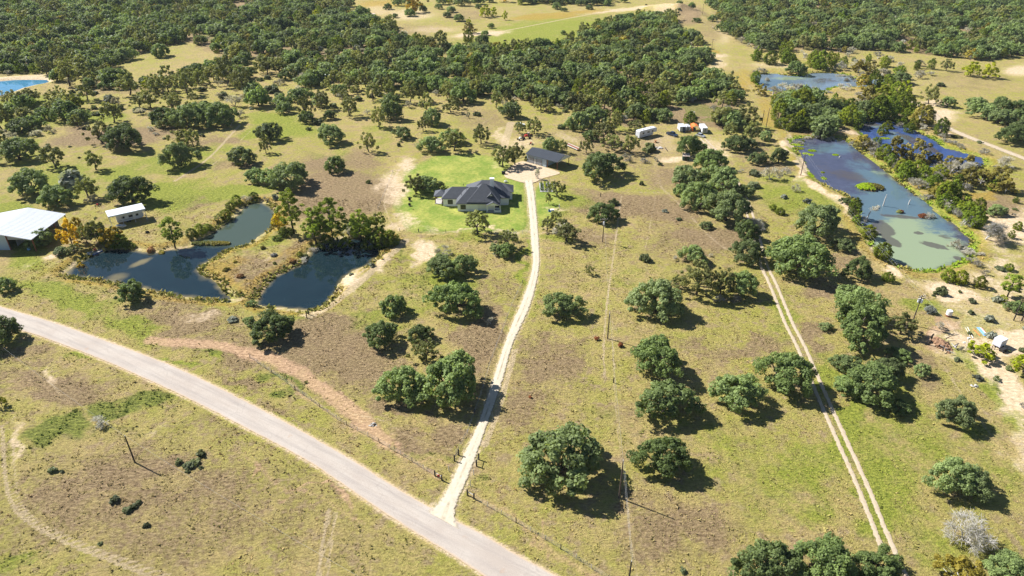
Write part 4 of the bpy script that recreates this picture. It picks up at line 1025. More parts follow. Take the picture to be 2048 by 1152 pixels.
 ('L',776,20,18,1),('L',790,36,13,1),('L',820,34,28,.9),('Y',828,26,30,.9),('L',918,44,26,.9),('L',902,26,22,.9),('L',895,36,20,.9),('G',970,34,26,.9),('G',985,32,20,.9),('G',1010,40,12,1.6),('G',938,48,9,1.6),('W',938,66,26,.9),('L',982,57,14,1),('L',970,72,17,1),('L',966,92,34,.9),('C',937,84,24,1),('L',956,18,14,1),('Y',1008,4,30,.8),('G',840,14,12,1),
 ('L',1112,20,20,1),('L',1129,24,14,.9),('L',1178,20,16,.9),('C',1210,52,13,1.1),('L',1126,70,14,1),('C',1144,76,14,.8),('L',1248,44,24,1),('C',1234,48,7,1.3),('L',1394,46,17,1),('L',1358,16,18,1.2),('L',1382,22,17,1),('S',1357,28,9,.9),('L',1425,44,20,1),('B',1434,48,10,1),('B',1444,44,10,1),('L',940,52,10,.9),
]
SP = []
for row in TREES:
    k, px, py, wpx = row[:4]
    if wpx <= 0: continue
    zs = row[4] if len(row) > 4 else 1.0
    lb = row[5] if len(row) > 5 else None
    if k == 'L' and lb != 'x': py -= wpx * (.11 if wpx >= 60 else .07); wpx *= .92
    p = at(px, py)
    w = wpx * dep(p) / F
    kind = CODE[k]
    if kind == 'bare' and w < 6: zs *= 1.1
    lod = 'hi' if wpx >= 60 else 'mid' if wpx >= 22 else 'lo'
    plant(kind, p.x, p.y, w, lod, lb, zs=zs)
    SP.append((p.x, p.y, w))

# the woods: photo outline, spacing (m), mix of kinds, group name
WOODS = [
 ('-260,-30 690,-30 700,28 762,44 820,80 890,92 905,130 905,165 880,176 760,168 640,172 600,140 520,118 470,122 380,84 330,92 270,112 220,140 150,138 90,146 0,150 -260,170', 7.4, dict(live_oak=.36, post_oak=.30, cedar=.13, bare=.12, lime=.02, sage=.03, willow=.04), 'the wide north wood', None),
 ('905,165 900,112 955,100 1000,100 1050,96 1110,96 1140,84 1165,92 1160,60 1235,46 1265,34 1345,34 1384,76 1414,128 1440,160 1474,190 1490,252 1455,262 1420,254 1380,248 1320,250 1240,250 1180,224 1100,212 1040,196 950,184', 7.2, dict(live_oak=.38, post_oak=.32, cedar=.10, bare=.14, willow=.06), 'the wood behind the caravans', None),
 ('1400,-30 2300,-30 2300,128 2060,112 1960,120 1850,108 1750,102 1690,108 1600,98 1545,108 1490,92 1450,66 1430,30', 7.6, dict(live_oak=.44, post_oak=.30, cedar=.09, bare=.11, willow=.06), 'the east wood beyond the tan field', None),
 ('1030,-30 1240,-30 1250,6 1190,14 1110,12 1040,10', 9, dict(live_oak=.7, post_oak=.2, cedar=.1), 'the wood over the hay meadow', None),
 ('0,150 90,146 150,138 220,140 300,170 420,140 520,118 600,140 640,172 760,168 900,178 1040,190 1120,208 1180,216 1200,235 1080,225 1030,205 900,190 700,205 560,160 420,185 280,190 150,165 60,205 0,205 -200,230 -200,170', 8.6, dict(post_oak=.46, live_oak=.18, bare=.18, shrub=.18), 'the open savanna at the edge of the wood', None),
 ('0,205 60,205 150,190 280,200 420,200 560,180 640,200 720,215 700,250 640,270 560,225 480,240 420,300 330,300 260,255 120,262 60,300 0,330', 14, dict(post_oak=.36, shrub=.34, bare=.22, live_oak=.08), 'the scrubby open savanna', None),
 ('640,185 900,200 1040,215 1180,228 1300,240 1290,256 1180,270 1080,248 1000,252 920,240 840,236 700,236', 15, dict(post_oak=.5, shrub=.18, bare=.17, live_oak=.15), 'the thin grove behind the house', None),
 ('1500,100 1700,112 1850,125 1830,180 1760,190 1700,150 1600,130 1520,140', 12, dict(cedar=.4, bare=.4, shrub=.2), 'the brush round the pale pond', None),
 ('1545,195 1700,205 1830,210 1850,260 1720,275 1600,275 1550,255', 8.5, dict(cedar=.5, bare=.22, live_oak=.14, willow=.14), 'the thicket between the ponds', None),
 ('1700,285 1745,300 1800,320 1850,350 1880,360 1930,350 1960,380 1900,400 1950,440 1940,455 1880,415 1830,375 1770,335', 6.2, dict(bare=.42, cedar=.26, willow=.22, shrub=.10), 'the brushy bank between the ponds', None),
 ('1850,540 1960,545 2060,560 2060,860 1980,800 1900,720 1860,640', 7.5, dict(shrub=.5, bare=.3, sage=.2), 'the sandy scrub by the junk yard', None),
 ('1950,400 2060,400 2060,540 1960,520 1960,450', 10, dict(shrub=.4, bare=.4, cedar=.2), 'the sandy bank past the green pond', None),
 ('760,-30 1010,-30 1010,6 900,16 840,26 780,10', 18, dict(live_oak=.6, shrub=.3, lime=.1), 'the bare slope beyond the wood', None),
]
FAR = []
for poly, step, mixk, where, _ in WOODS:
    P = wpoly(poly)
    lo, hi = P.min(0), P.max(0)
    hi[1] = min(hi[1], 800)
    kinds, wt = list(mixk), np.array(list(mixk.values())); wt = wt / wt.sum()
    nxs, nys = int((hi[0] - lo[0]) / step) + 1, int((hi[1] - lo[1]) / step) + 1
    X, Y = np.meshgrid(lo[0] + np.arange(nxs) * step, lo[1] + np.arange(nys) * step)
    X = X + (np.arange(nys) % 2)[:, None] * step * .5 + RNG.uniform(-.42, .42, X.shape) * step
    Y = Y + RNG.uniform(-.42, .42, X.shape) * step
    X, Y = X.ravel(), Y.ravel()
    ok = inside(X, Y, P) & (fbm(X / 24, Y / 24, 21, 3) > (.335 if step < 8.2 else .32))
    S_ = np.array(SP)
    for x, y in zip(X[ok], Y[ok]):
        if (np.hypot(S_[:, 0] - x, S_[:, 1] - y) < S_[:, 2] * .32).any():
            continue
        qx, qy = to_px(x, y)
        if -20 < qx < 112 and 150 < qy < 212: continue
        f = float(fbm(np.array([x / 24]), np.array([y / 24]), 33, 2)[0])
        kd = kinds[int(RNG.choice(len(kinds), p=wt))]
        if f > .60 and 'cedar' in mixk: kd = 'cedar' if RNG.random() < .45 else kd
        if f < .38 and 'live_oak' in mixk: kd = 'live_oak' if RNG.random() < .6 else kd
        w = {'live_oak': RNG.uniform(7, 14), 'post_oak': RNG.uniform(6, 11.5), 'cedar': RNG.uniform(4, 8), 'bare': RNG.uniform(4.5, 7.5), 'lime': RNG.uniform(5, 7.5), 'sage': RNG.uniform(5, 8), 'willow': RNG.uniform(5, 9), 'shrub': RNG.uniform(2.5, 5)}[kd]
        if 'sandy' in where: w *= .42
        pz = to_px(x, y)
        FAR.append((w * F / dep(Vector((x, y, 0))), kd, x, y, w, where, -80 < pz[0] < 2128 and pz[1] > -14))
FAR.sort(key=lambda t: -t[0])
used = {}
for row in TREES:
    used[CODE[row[0]]] = used.get(CODE[row[0]], 0) + 1
MASS = {}
for wpx, kd, x, y, w, where, seen in FAR:
    if seen and used.get(kd, 0) < 285:
        used[kd] = used.get(kd, 0) + 1
        zs = {'live_oak': .95, 'post_oak': 1.0}.get(kd, .9)
        s = 'broad' if w > 9.5 else 'smaller'
        plant(kd, x, y, w, 'lo', f'{s} {KIND[kd][2]} crowded into {where}', f'{s} {KIND[kd][2]}s in {where}', zs)
    else:
        MASS.setdefault(kd, []).append((x, y, w))
for kd, L in MASS.items():
    VV, TT, RR, N = [], [], [], 0
    for x, y, w in L:
        _, _, V, T, _ = variant(kd, 'lo', int(RNG.integers(NVAR['lo'])))
        a = RNG.uniform(0, 2 * math.pi); s = w / 10
        c, d = math.cos(a) * s, math.sin(a) * s
        VV.append(np.c_[V[:, 0] * c - V[:, 1] * d + x, V[:, 0] * d + V[:, 1] * c + y, V[:, 2] * s * RNG.uniform(.88, 1.1)])
        TT.append(T); RR.append(np.full(len(T), RNG.random()))
    V = np.vstack(VV)
    o = link({'live_oak': 'live_oak_woodland', 'post_oak': 'post_oak_woodland', 'cedar': 'cedar_woodland', 'bare': 'leafless_brush', 'willow': 'willow_thicket', 'sage': 'pale_brush', 'lime': 'lime_leaved_woodland', 'shrub': 'distant_scrub'}[kd],
             np_mesh('woodland', V, np.arange(len(V)).reshape(-1, 4), LMS[kd], dict(tint=np.concatenate(TT), trand=np.concatenate(RR))))
    tag(o, kind='stuff')
    print('mass', kd, len(L), len(V) // 4)
finish_labels()
print('kinds', used)

# ---------------------------------------------------------------- tall grass and weeds as clumps of blades
def grass_material():
    t = NT('grass_blades')
    c = t.n('Attribute', dict(attribute_name='hue')).outputs['Color']
    p = t.n('BsdfPrincipled', None, Base_Color=c, Roughness=0.85)
    p.inputs['Specular IOR Level'].default_value = 0.1
    tr = t.n('BsdfTranslucent', None, Color=c)
    return t.done(t.n('MixShader', None, i0=0.25, i1=p, i2=tr))
GRASS_M = grass_material()

def tufts(name, x, y, h, w, col, blades=4):
    n = len(x)
    z = height(x, y)
    a = RNG.uniform(0, 2 * math.pi, (n, blades))
    lean = RNG.uniform(.5, 1.5, (n, blades))
    hh = h[:, None] * RNG.uniform(.6, 1.15, (n, blades))
    ww = w[:, None] * RNG.uniform(.6, 1.2, (n, blades))
    bx = x[:, None] + RNG.normal(0, .35, (n, blades)) * w[:, None]
    by = y[:, None] + RNG.normal(0, .35, (n, blades)) * w[:, None]
    ca, sa = np.cos(a), np.sin(a)
    zb = z[:, None] - .04
    one = np.ones_like(bx)
    p0 = np.stack([bx - sa * ww, by + ca * ww, zb * one], -1)
    p1 = np.stack([bx + sa * ww, by - ca * ww, zb * one], -1)
    p2 = np.stack([bx + ca * hh * lean + sa * ww * .5, by + sa * hh * lean - ca * ww * .5, zb + hh], -1)
    p3 = np.stack([bx + ca * hh * lean - sa * ww * .5, by + sa * hh * lean + ca * ww * .5, zb + hh * .92], -1)
    V = np.stack([p0, p1, p2, p3], 2).reshape(-1, 3)
    hue = np.repeat(col, blades, 0) * RNG.uniform(.75, 1.25, (n * blades, 1))
    o = link(name, np_mesh(name, V, np.arange(len(V)).reshape(-1, 4), GRASS_M, dict(hue=np.c_[hue, np.ones(len(hue))])))
    return tag(o, kind='stuff')

def scatter(n, x0, x1, y0, y1, keep):
    x, y = RNG.uniform(x0, x1, n), RNG.uniform(y0, y1, n)
    px, py = to_px(x, y)
    m = (px > -60) & (px < 2108) & (py < 1190)
    x, y = x[m], y[m]
    k = keep(x, y)
    return x[k], y[k]

def clear_of_ways(x, y):
    m = np.ones(len(x), bool)
    for P in (ROAD_POLY, DRIVE_POLY, PAD):
        m &= sdf(x, y, P, 3) > .35
    m &= seg_dist(x, y, TRAIL) > 1.7
    for nm, P in PONDS:
        m &= sdf(x, y, P, 4) > .1
    return m

gx_, gy_ = scatter(190000, -150, 150, 64, 235, clear_of_ways)
cv = cover(gx_, gy_)
dens = fbm(gx_ / 2.6, gy_ / 5.0, 51, 3)
keep = (RNG.random(len(gx_)) > np.clip(cv['sandy'] * 1.6 + cv['lawn'] * 1.8 + cv['track'] * .9 + cv['red'] * .8, 0, .97)) & (dens + RNG.uniform(-.12, .12, len(dens)) > .47)
gx_, gy_, dens = gx_[keep], gy_[keep], dens[keep]
cv = {k: v[keep] for k, v in cv.items()}
base = np.array([0.32, 0.255, 0.095])[None] + (fbm(gx_ / 9, gy_ / 9, 61, 3)[:, None] - .5) * np.array([[-.20, -.05, -.10]])
def lerp(c, m, k):
    m = np.clip(m * k, 0, 1)[:, None]
    return c * (1 - m) + np.array(COLS[m is None])[None] * m
def tintto(c, m, rgb, k=1.0):
    m = np.clip(m * k, 0, 1)[:, None]
    return c * (1 - m) + np.array(rgb)[None] * m
colr = tintto(base, cv['brown'], (0.25, 0.18, 0.11), 1.0)
colr = tintto(colr, cv['lush'], (0.20, 0.225, 0.045), 1.0)
colr = tintto(colr, cv['gold'], (0.40, 0.28, 0.06), .9)
colr = tintto(colr, cv['weeds'], (0.10, 0.145, 0.025), 1.0)
hgt_ = np.clip(RNG.lognormal(-2.2, .45, len(gx_)), .05, .32) * (1 + .5 * cv['weeds'] + .6 * cv['gold'])
tufts('meadow_grass', gx_, gy_, hgt_, hgt_ * .6 + .05, np.clip(colr * 1.25, .02, 1), 3)
# rank growth along the banks of the ponds
bx, by = [], []
for nm, P in PONDS[:5]:
    d = np.r_[0, np.cumsum(np.hypot(*np.diff(np.vstack([P, P[:1]]), axis=0).T))]
    t = RNG.uniform(0, d[-1], int(d[-1] * (6 if nm in ('west', 'east') else 5)))
    PP = np.vstack([P, P[:1]])
    x, y = np.interp(t, d, PP[:, 0]), np.interp(t, d, PP[:, 1])
    bx.append(x + RNG.normal(0, .9, len(x))); by.append(y + RNG.normal(0, .9, len(x)))
bx, by = np.concatenate(bx), np.concatenate(by)
sd_ = np.full(len(bx), 9.0)
for nm, P in PONDS[:5]:
    sd_ = np.minimum(sd_, sdf(bx, by, P, 6))
m = (sd_ > -.25) & (sd_ < 3.2) & (fbm(bx / 7, by / 7, 71, 2) > .42)
bx, by = bx[m], by[m]
far_ = to_px(bx, by)[0] > 1450
f = fbm(bx / 8, by / 8, 77, 2)[:, None]
bc = np.array([[0.46, 0.35, 0.10]]) * (1 - f) + np.array([[0.28, 0.30, 0.06]]) * f
dkr = RNG.random((len(bx), 1)) < .35
bc = np.where(dkr, np.array([[0.13, 0.15, 0.03]]), bc)
bc = np.where(far_[:, None] & (f > .45), np.array([[0.26, 0.36, 0.03]]), bc)
bh = RNG.uniform(.25, .75, len(bx))
tufts('bank_reeds', bx, by, bh, bh * .35 + .1, bc, 4)

# ---------------------------------------------------------------- buildings
STUCCO = pbr('white_painted_brick', (0.82, 0.81, 0.79), 0.8, var=.04, scale=2)
SHINGLE = pbr('charcoal_shingle', (0.075, 0.080, 0.094), 0.7, var=.22, scale=5, bump=.4)
GLASS = pbr('window_glass', (0.02, 0.025, 0.03), 0.08, var=.2, spec=.6)
TRIM = pbr('white_trim', (0.74, 0.73, 0.70), 0.6, var=.05)
DARKT = pbr('black_trim', (0.03, 0.03, 0.032), 0.5, var=.2)
TIMBER = pbr('stained_timber', (0.33, 0.17, 0.075), 0.7, var=.25)
CONC = pbr('concrete', (0.42, 0.40, 0.37), 0.9, var=.14)
WSTEEL = pbr('white_steel', (0.62, 0.64, 0.68), 0.4, var=.05)
BSTEEL = pbr('pale_blue_steel', (0.42, 0.52, 0.60), 0.45, var=.08)
DSTEEL = pbr('dark_slate_steel', (0.060, 0.068, 0.082), 0.42, var=.12)
GSTEEL = pbr('grey_steel', (0.38, 0.40, 0.43), 0.5, var=.12)
RUST = pbr('rusty_steel', (0.23, 0.085, 0.045), 0.85, var=.4, scale=5)
BLACK = pbr('black_rubber', (0.022, 0.022, 0.024), 0.8, var=.3)
CREO = pbr('creosoted_post', (0.045, 0.036, 0.030), 0.85, var=.3)
POLEW = pbr('weathered_pole', (0.115, 0.085, 0.065), 0.9, var=.3)
WIRE = pbr('aluminium_wire', (0.40, 0.40, 0.40), 0.5, var=.1)
BLUEP = pbr('blue_plastic', (0.035, 0.14, 0.42), 0.4, var=.1)
LBLUE = pbr('light_blue_sheet', (0.22, 0.42, 0.72), 0.4, var=.12)
ORANGE = pbr('orange_tarp', (0.74, 0.19, 0.045), 0.6, var=.1)
REDP = pbr('red_paint', (0.45, 0.035, 0.03), 0.5, var=.2)
GREENP = pbr('dark_green_paint', (0.035, 0.075, 0.055), 0.6, var=.2)
PINKROOF = pbr('faded_roof_sheet', (0.52, 0.42, 0.36), 0.7, var=.12)
NAVY = pbr('navy_car_paint', (0.018, 0.035, 0.075), 0.18, var=.1, spec=.6)
SILVER = pbr('silver_car_paint', (0.50, 0.52, 0.55), 0.25, metal=.5, var=.06)
WHITECAR = pbr('white_car_paint', (0.74, 0.75, 0.76), 0.25, var=.03, spec=.5)
ROCK = pbr('pale_stone', (0.42, 0.40, 0.37), 0.9, var=.25, bump=.6)
DIRT = pbr('turned_red_earth', (0.25, 0.145, 0.085), 0.95, var=.35, scale=2, bump=1.0)
COWBLK = pbr('black_hide', (0.02, 0.018, 0.017), 0.8, var=.3)
COWTAN = pbr('cream_hide', (0.62, 0.52, 0.40), 0.8, var=.12)

def hip(mb, x0, x1, y0, y1, z, s, oh=.5, th=.22):
    """solid hip roof over the rectangle"""
    x0, x1, y0, y1 = x0 - oh, x1 + oh, y0 - oh, y1 + oh
    z = z - oh * s * .35
    w, d = x1 - x0, y1 - y0
    r = min(w, d) / 2
    if w >= d:
        a, b = (x0 + r, (y0 + y1) / 2, z + th + r * s), (x1 - r + 1e-3, (y0 + y1) / 2, z + th + r * s)
    else:
        a, b = ((x0 + x1) / 2, y0 + r, z + th + r * s), ((x0 + x1) / 2, y1 - r + 1e-3, z + th + r * s)
    v = [(x0, y0, z), (x1, y0, z), (x1, y1, z), (x0, y1, z), (x0, y0, z + th), (x1, y0, z + th), (x1, y1, z + th), (x0, y1, z + th), a, b]
    f = [(3, 2, 1, 0), (0, 1, 5, 4), (1, 2, 6, 5), (2, 3, 7, 6), (3, 0, 4, 7)]
    f += [(4, 5, 9, 8), (5, 6, 9), (6, 7, 8, 9), (7, 4, 8)] if w >= d else [(4, 5, 8), (5, 6, 9, 8), (6, 7, 9), (7, 4, 8, 9)]
    return mb.add(v, f)

def gable_y(mb, x0, x1, y0, y1, z, s, oh=.4, th=.2):
    """solid gable roof with its ridge along y"""
    x0, x1 = x0 - oh, x1 + oh
    xm, h = (x0 + x1) / 2, (x1 - x0) / 2 * s
    v = [(x0, y, z + q) for y in (y0, y1) for q in (0, th)] 
    V = []
    for y in (y0, y1):
        V += [(x0, y, z), (x0, y, z + th), (xm, y, z + th + h), (x1, y, z + th), (x1, y, z), (xm, y, z + h)]
    F = [(0, 1, 2, 5), (5, 2, 3, 4), (6, 11, 8, 7), (11, 10, 9, 8), (0, 6, 7, 1), (1, 7, 8, 2), (2, 8, 9, 3), (3, 9, 10, 4), (4, 10, 11, 5), (5, 11, 6, 0)]
    return mb.add(V, F)

def window(parent, x, y, z, w, h, cols=2, rows=2, face='y'):
    """a framed window set into a wall that faces the camera side; panes one mesh, frame another"""
    fr, gl = MB(), MB()
    t = .09
    fr.box(x - w/2 - t, x + w/2 + t, y - .05, y + .04, z - t, z).box(x - w/2 - t, x + w/2 + t, y - .05, y + .04, z + h, z + h + t)
    fr.box(x - w/2 - t, x - w/2, y - .05, y + .04, z, z + h).box(x + w/2, x + w/2 + t, y - .05, y + .04, z, z + h)
    for c in range(1, cols):
        q = x - w/2 + w * c / cols
        fr.box(q - .025, q + .025, y - .04, y + .03, z, z + h)
    gl.box(x - w/2, x + w/2, y - .015, y + .02, z, z + h)
    o = gl.build('window', GLASS, parent)
    fr.build('window_frame', DARKT, o)
    return o

hx0, hy0 = -12.0, 222.0
house = thing('white_house', 'white brick farmhouse with steep charcoal hip roofs and one white chimney on a mown lawn', 'house', (hx0, hy0, 0))
def HX(a): return a - hx0
def HY(a): return a - hy0
wl = MB()
for x0, x1, y0, y1, z in [(-24.8, -18.0, 227.2, 233.6, 3.0), (-19.3, -12.0, 222.7, 231.4, 3.003), (-15.5, -6.5, 223.3, 232.4, 3.006), (-16.6, -1.3, 228.1, 239.4, 3.009), (-10.3, -4.6, 224.2, 230.0, 3.012), (-4.7, -1.15, 229.0, 233.0, 3.015), (-5.0, 0.1, 233.2, 239.0, 3.018)]:
    wl.box(HX(x0), HX(x1), HY(y0), HY(y1), -.35, z)
wl.add([(HX(-10.3), HY(224.2), 3.0), (HX(-4.6), HY(224.2), 3.0), (HX(-7.45), HY(224.2), 5.75), (HX(-10.3), HY(224.5), 3.0), (HX(-4.6), HY(224.5), 3.0), (HX(-7.45), HY(224.5), 5.75)], [(0, 1, 2), (5, 4, 3), (0, 3, 4, 1), (1, 4, 5, 2), (2, 5, 3, 0)])
wl.build('wall', STUCCO, house)
rf = MB()
hip(rf, HX(-24.8), HX(-13.0), HY(227.2), HY(233.6), 3.0, .85)
hip(rf, HX(-19.3), HX(-8.0), HY(222.7), HY(231.4), 3.004, .90)
hip(rf, HX(-15.5), HX(-4.6), HY(222.9), HY(232.6), 3.45, .92)
hip(rf, HX(-16.6), HX(-1.3), HY(227.9), HY(239.4), 3.012, .70)
gable_y(rf, HX(-10.3), HX(-4.6), HY(223.7), HY(231.0), 2.95, .96)
hip(rf, HX(-8.0), HX(0.1), HY(233.2), HY(239.0), 3.016, .62)
hip(rf, HX(-4.9), HX(-1.15), HY(229.0), HY(235.0), 3.02, .55)
hip(rf, HX(-28.0), HX(-23.6), HY(229.2), HY(234.0), 2.9, .6, .3)
rfo = rf.build('roof', SHINGLE, house)
MB().box(HX(-7.9), HX(-6.5), HY(230.4), HY(231.6), 4.4, 9.0).box(HX(-8.02), HX(-6.38), HY(230.28), HY(231.72), 9.0, 9.2).build('chimney', STUCCO, rfo, .02)
for x, y, z in [(-17.4, 229.6, 6.9), (-16.2, 226.8, 5.8), (-18.0, 225.6, 4.9)]:
    MB().tube([(HX(x), HY(y), z), (HX(x), HY(y), z + .8)], .09).build('vent_pipe', DARKT, rfo)
window(house, HX(-22.2), HY(227.2), .85, 1.7, 1.5)
window(house, HX(-17.3), HY(222.7), .85, 1.7, 1.5)
window(house, HX(-13.2), HY(223.3), 1.6, .9, .5, 1)
window(house, HX(-2.9), HY(229.0), .85, 1.2, 1.4)
window(house, HX(-5.3), HY(224.2), .8, 1.4, 1.5)
window(house, HX(-2.2), HY(233.2), 1.0, 1.0, 1.3)
MB().box(HX(-7.9), HX(-6.8), HY(224.1), HY(224.17), 0.05, 2.2).build('front_door', TIMBER, house)
pr = MB(); gable_y(pr, HX(-9.0), HX(-4.4), HY(221.4), HY(224.6), 2.62, .45, .2, .14)
pr.build('porch_roof', SHINGLE, house)
MB().add([(HX(-9.0), HY(221.6), 2.62), (HX(-4.4), HY(221.6), 2.62), (HX(-6.7), HY(221.6), 3.65)], [(0, 1, 2)]).build('porch_gable', TRIM, house)
for x in (-8.8, -6.2, -4.2):
    MB().box(HX(x) - .14, HX(x) + .14, HY(221.75) - .14, HY(221.75) + .14, 0, 2.62).build('porch_post', TRIM, house)
MB().box(HX(-9.2), HX(-3.8), HY(221.3), HY(224.19), -.3, .16).build('porch_floor', CONC, house)
MB().box(HX(-6.2), HX(-3.9), HY(221.5), HY(221.7), .16, .8).build('porch_wall', STUCCO, house)
for x, y in ((-27.8, 229.4), (-25.2, 229.4), (-27.8, 233.6)):
    MB().box(HX(x) - .12, HX(x) + .12, HY(y) - .12, HY(y) + .12, -.1, 2.85).build('patio_post', TIMBER, house)
MB().box(HX(-28.0), HX(-24.81), HY(229.0), HY(234.2), -.3, .12).build('patio_floor', CONC, house)

# garage with a carport at one end: its own axes, s along the front, t to the back
g0, g1 = at(1053, 323.5), at(1114.4, 340.2)
gl_ = (g1 - g0).length
gang = math.atan2(g1.y - g0.y, g1.x - g0.x)
gar = thing('garage', 'long grey steel garage under a dark ribbed roof with an open carport end', 'garage', (g0.x, g0.y, hz(g0.x, g0.y)), gang)
ge, gw, gh = gl_ * .645, 8.6, 3.3
MB().box(0, ge, 0, gw, -.3, gh).build('wall', BSTEEL, gar)
rb = MB()
V = []
for s in (-.4, gl_ + .4):
    V += [(s, -.5, gh), (s, -.5, gh + .14), (s, gw / 2, gh + 1.75), (s, gw + .5, gh + .14), (s, gw + .5, gh), (s, gw / 2, gh + 1.55)]
rb.add(V, [(0, 1, 2, 5), (5, 2, 3, 4), (6, 11, 8, 7), (11, 10, 9, 8), (0, 6, 7, 1), (1, 7, 8, 2), (2, 8, 9, 3), (3, 9, 10, 4), (4, 10, 11, 5), (5, 11, 6, 0)])
for i in range(22):
    s = -.2 + i * (gl_ + .4) / 21
    rb.add([(s - .05, -.5, gh + .14), (s + .05, -.5, gh + .14), (s + .05, gw / 2, gh + 1.75), (s - .05, gw / 2, gh + 1.75), (s, -.5, gh + .24), (s, gw / 2, gh + 1.85)], [(0, 4, 5, 3), (4, 1, 2, 5), (0, 1, 4), (2, 3, 5)])
rb.build('roof', DSTEEL, gar)
MB().add([(gl_ + .41, -.5, gh), (gl_ + .41, gw + .5, gh), (gl_ + .41, gw / 2, gh + 1.66)], [(0, 1, 2)]).add([(gl_ + .38, -.5, gh), (gl_ + .38, gw + .5, gh), (gl_ + .38, gw / 2, gh + 1.5)], [(2, 1, 0)]).build('gable_panel', TRIM, gar)
for s in (.9, 5.0):
    d = MB().box(s, s + 2.9, -.06, .04, 0, 2.6).build('garage_door', GSTEEL, gar)
    m = MB()
    for z in (.65, 1.3, 1.95): m.box(s + .05, s + 2.85, -.085, -.061, z - .03, z + .03)
    m.box(s - .1, s, -.09, .02, 0, 2.7).box(s + 2.9, s + 3.0, -.09, .02, 0, 2.7)
    m.build('door_trim', DARKT, d)
MB().box(4.0, 4.75, -.05, .04, 0, 2.1).build('side_door', TRIM, gar)
for s in (gl_ - .15, gl_ - 5.0 if gl_ - 5.0 > ge else gl_ - .15):
    for t in (.15, gw - .15):
        MB().box(s - .1, s + .1, t - .1, t + .1, -.2, gh).build('carport_post', RUST, gar)

barn = thing('metal_barn', 'big white steel barn with pale blue end wall and open shaded bay', 'barn', (-162.2, 191.2, 0))
bw, bl, be, br_ = 11.9, 19.6, 4.3, 6.6
m = MB()
for x0, x1, za, zb in ((-bw, 0, be, br_), (0, bw, br_, be)):
    m.add([(x0, 0, za), (x1, 0, zb), (x1, bl, zb), (x0, bl, za), (x0, 0, za + .12), (x1, 0, zb + .12), (x1, bl, zb + .12), (x0, bl, za + .12)], [(3, 2, 1, 0), (4, 5, 6, 7), (0, 1, 5, 4), (2, 3, 7, 6), (1, 2, 6, 5), (3, 0, 4, 7)])
for i in range(25):
    y = .2 + i * (bl - .4) / 24
    for x0, x1, za, zb in ((-bw, -.02, be, br_), (.02, bw, br_, be)):
        m.add([(x0, y - .05, za + .125), (x1, y - .05, zb + .125), (x1, y + .05, zb + .125), (x0, y + .05, za + .125), (x0, y, za + .19), (x1, y, zb + .19)], [(0, 1, 5, 4), (4, 5, 2, 3)])
m.build('roof', WSTEEL, barn)
MB().add([(-bw, 1.6, -.3), (3.2, 1.6, -.3), (3.2, 1.6, br_ - .75), (0, 1.6, br_ - .12), (-bw, 1.6, be - .1), (-bw, 1.75, -.3), (3.2, 1.75, -.3), (3.2, 1.75, br_ - .75), (0, 1.75, br_ - .12), (-bw, 1.75, be - .1)], [(0, 1, 2, 3, 4), (9, 8, 7, 6, 5), (1, 6, 7, 2), (0, 4, 9, 5), (2, 7, 8, 3), (3, 8, 9, 4)]).build('end_wall', BSTEEL, barn)
MB().add([(3.21, 1.6, 3.6), (bw - .2, 1.6, be - .45), (bw - .2, 1.6, be - .1), (3.21, 1.6, br_ - .75), (3.21, 1.7, 3.6), (bw - .2, 1.7, be - .45), (bw - .2, 1.7, be - .1), (3.21, 1.7, br_ - .75)], [(0, 1, 2, 3), (7, 6, 5, 4), (0, 4, 5, 1)]).build('gable_sheet', GSTEEL, barn)
MB().box(-bw + .05, bw - 3.4, bl - .6, bl - .45, -.3, be).box(-bw, -bw + .15, .76, bl - .6, -.3, be).box(3.3, 3.45, 4.6, bl - .61, -.3, be + 1.4).build('back_wall', GSTEEL, barn)
for y in (.7, 6.5, 12.5, bl - .7):
    MB().box(bw - .35, bw - .1, y - .12, y + .12, -.3, be).build('barn_post', RUST, barn)
MB().box(3.1, 3.35, 1.3, 1.55, -.3, br_ - .8).build('barn_post', RUST, barn)
bd = thing('water_drum', 'pale blue drum in the open bay of the metal barn', 'drum', (-153.6, 193.0, 0))
MB().tube([(0, 0, 0), (0, 0, .95)], .45, 12).build('drum', LBLUE, bd); MB().tube([(0, 0, .955), (0, 0, 1.0)], .38, 12).build('lid', BLUEP, bd)

ca = at(219.5, 433, 0); cang = math.atan2(215.65 - 209.49, -126.52 + 135.08)
can = thing('carport_canopy', 'open white flat-roofed canopy sheltering a travel trailer by the pond', 'canopy', (-135.3, 209.4, 0), cang)
m = MB().box(-.3, 11.2, -.3, 5.6, 3.95, 4.12)
for i in range(20): m.box(-.2 + i * .58, -.14 + i * .58, -.28, 5.58, 4.12, 4.17)
m.build('roof', WSTEEL, can)
MB().box(-.32, 11.22, -.36, -.301, 3.8, 4.14).build('fascia', BSTEEL, can)
for x in (0, 3.6, 7.3, 10.9):
    for y in (0, 5.3):
        MB().box(x - .08, x + .08, y - .08, y + .08, -.2, 3.95).build('canopy_post', WSTEEL, can)

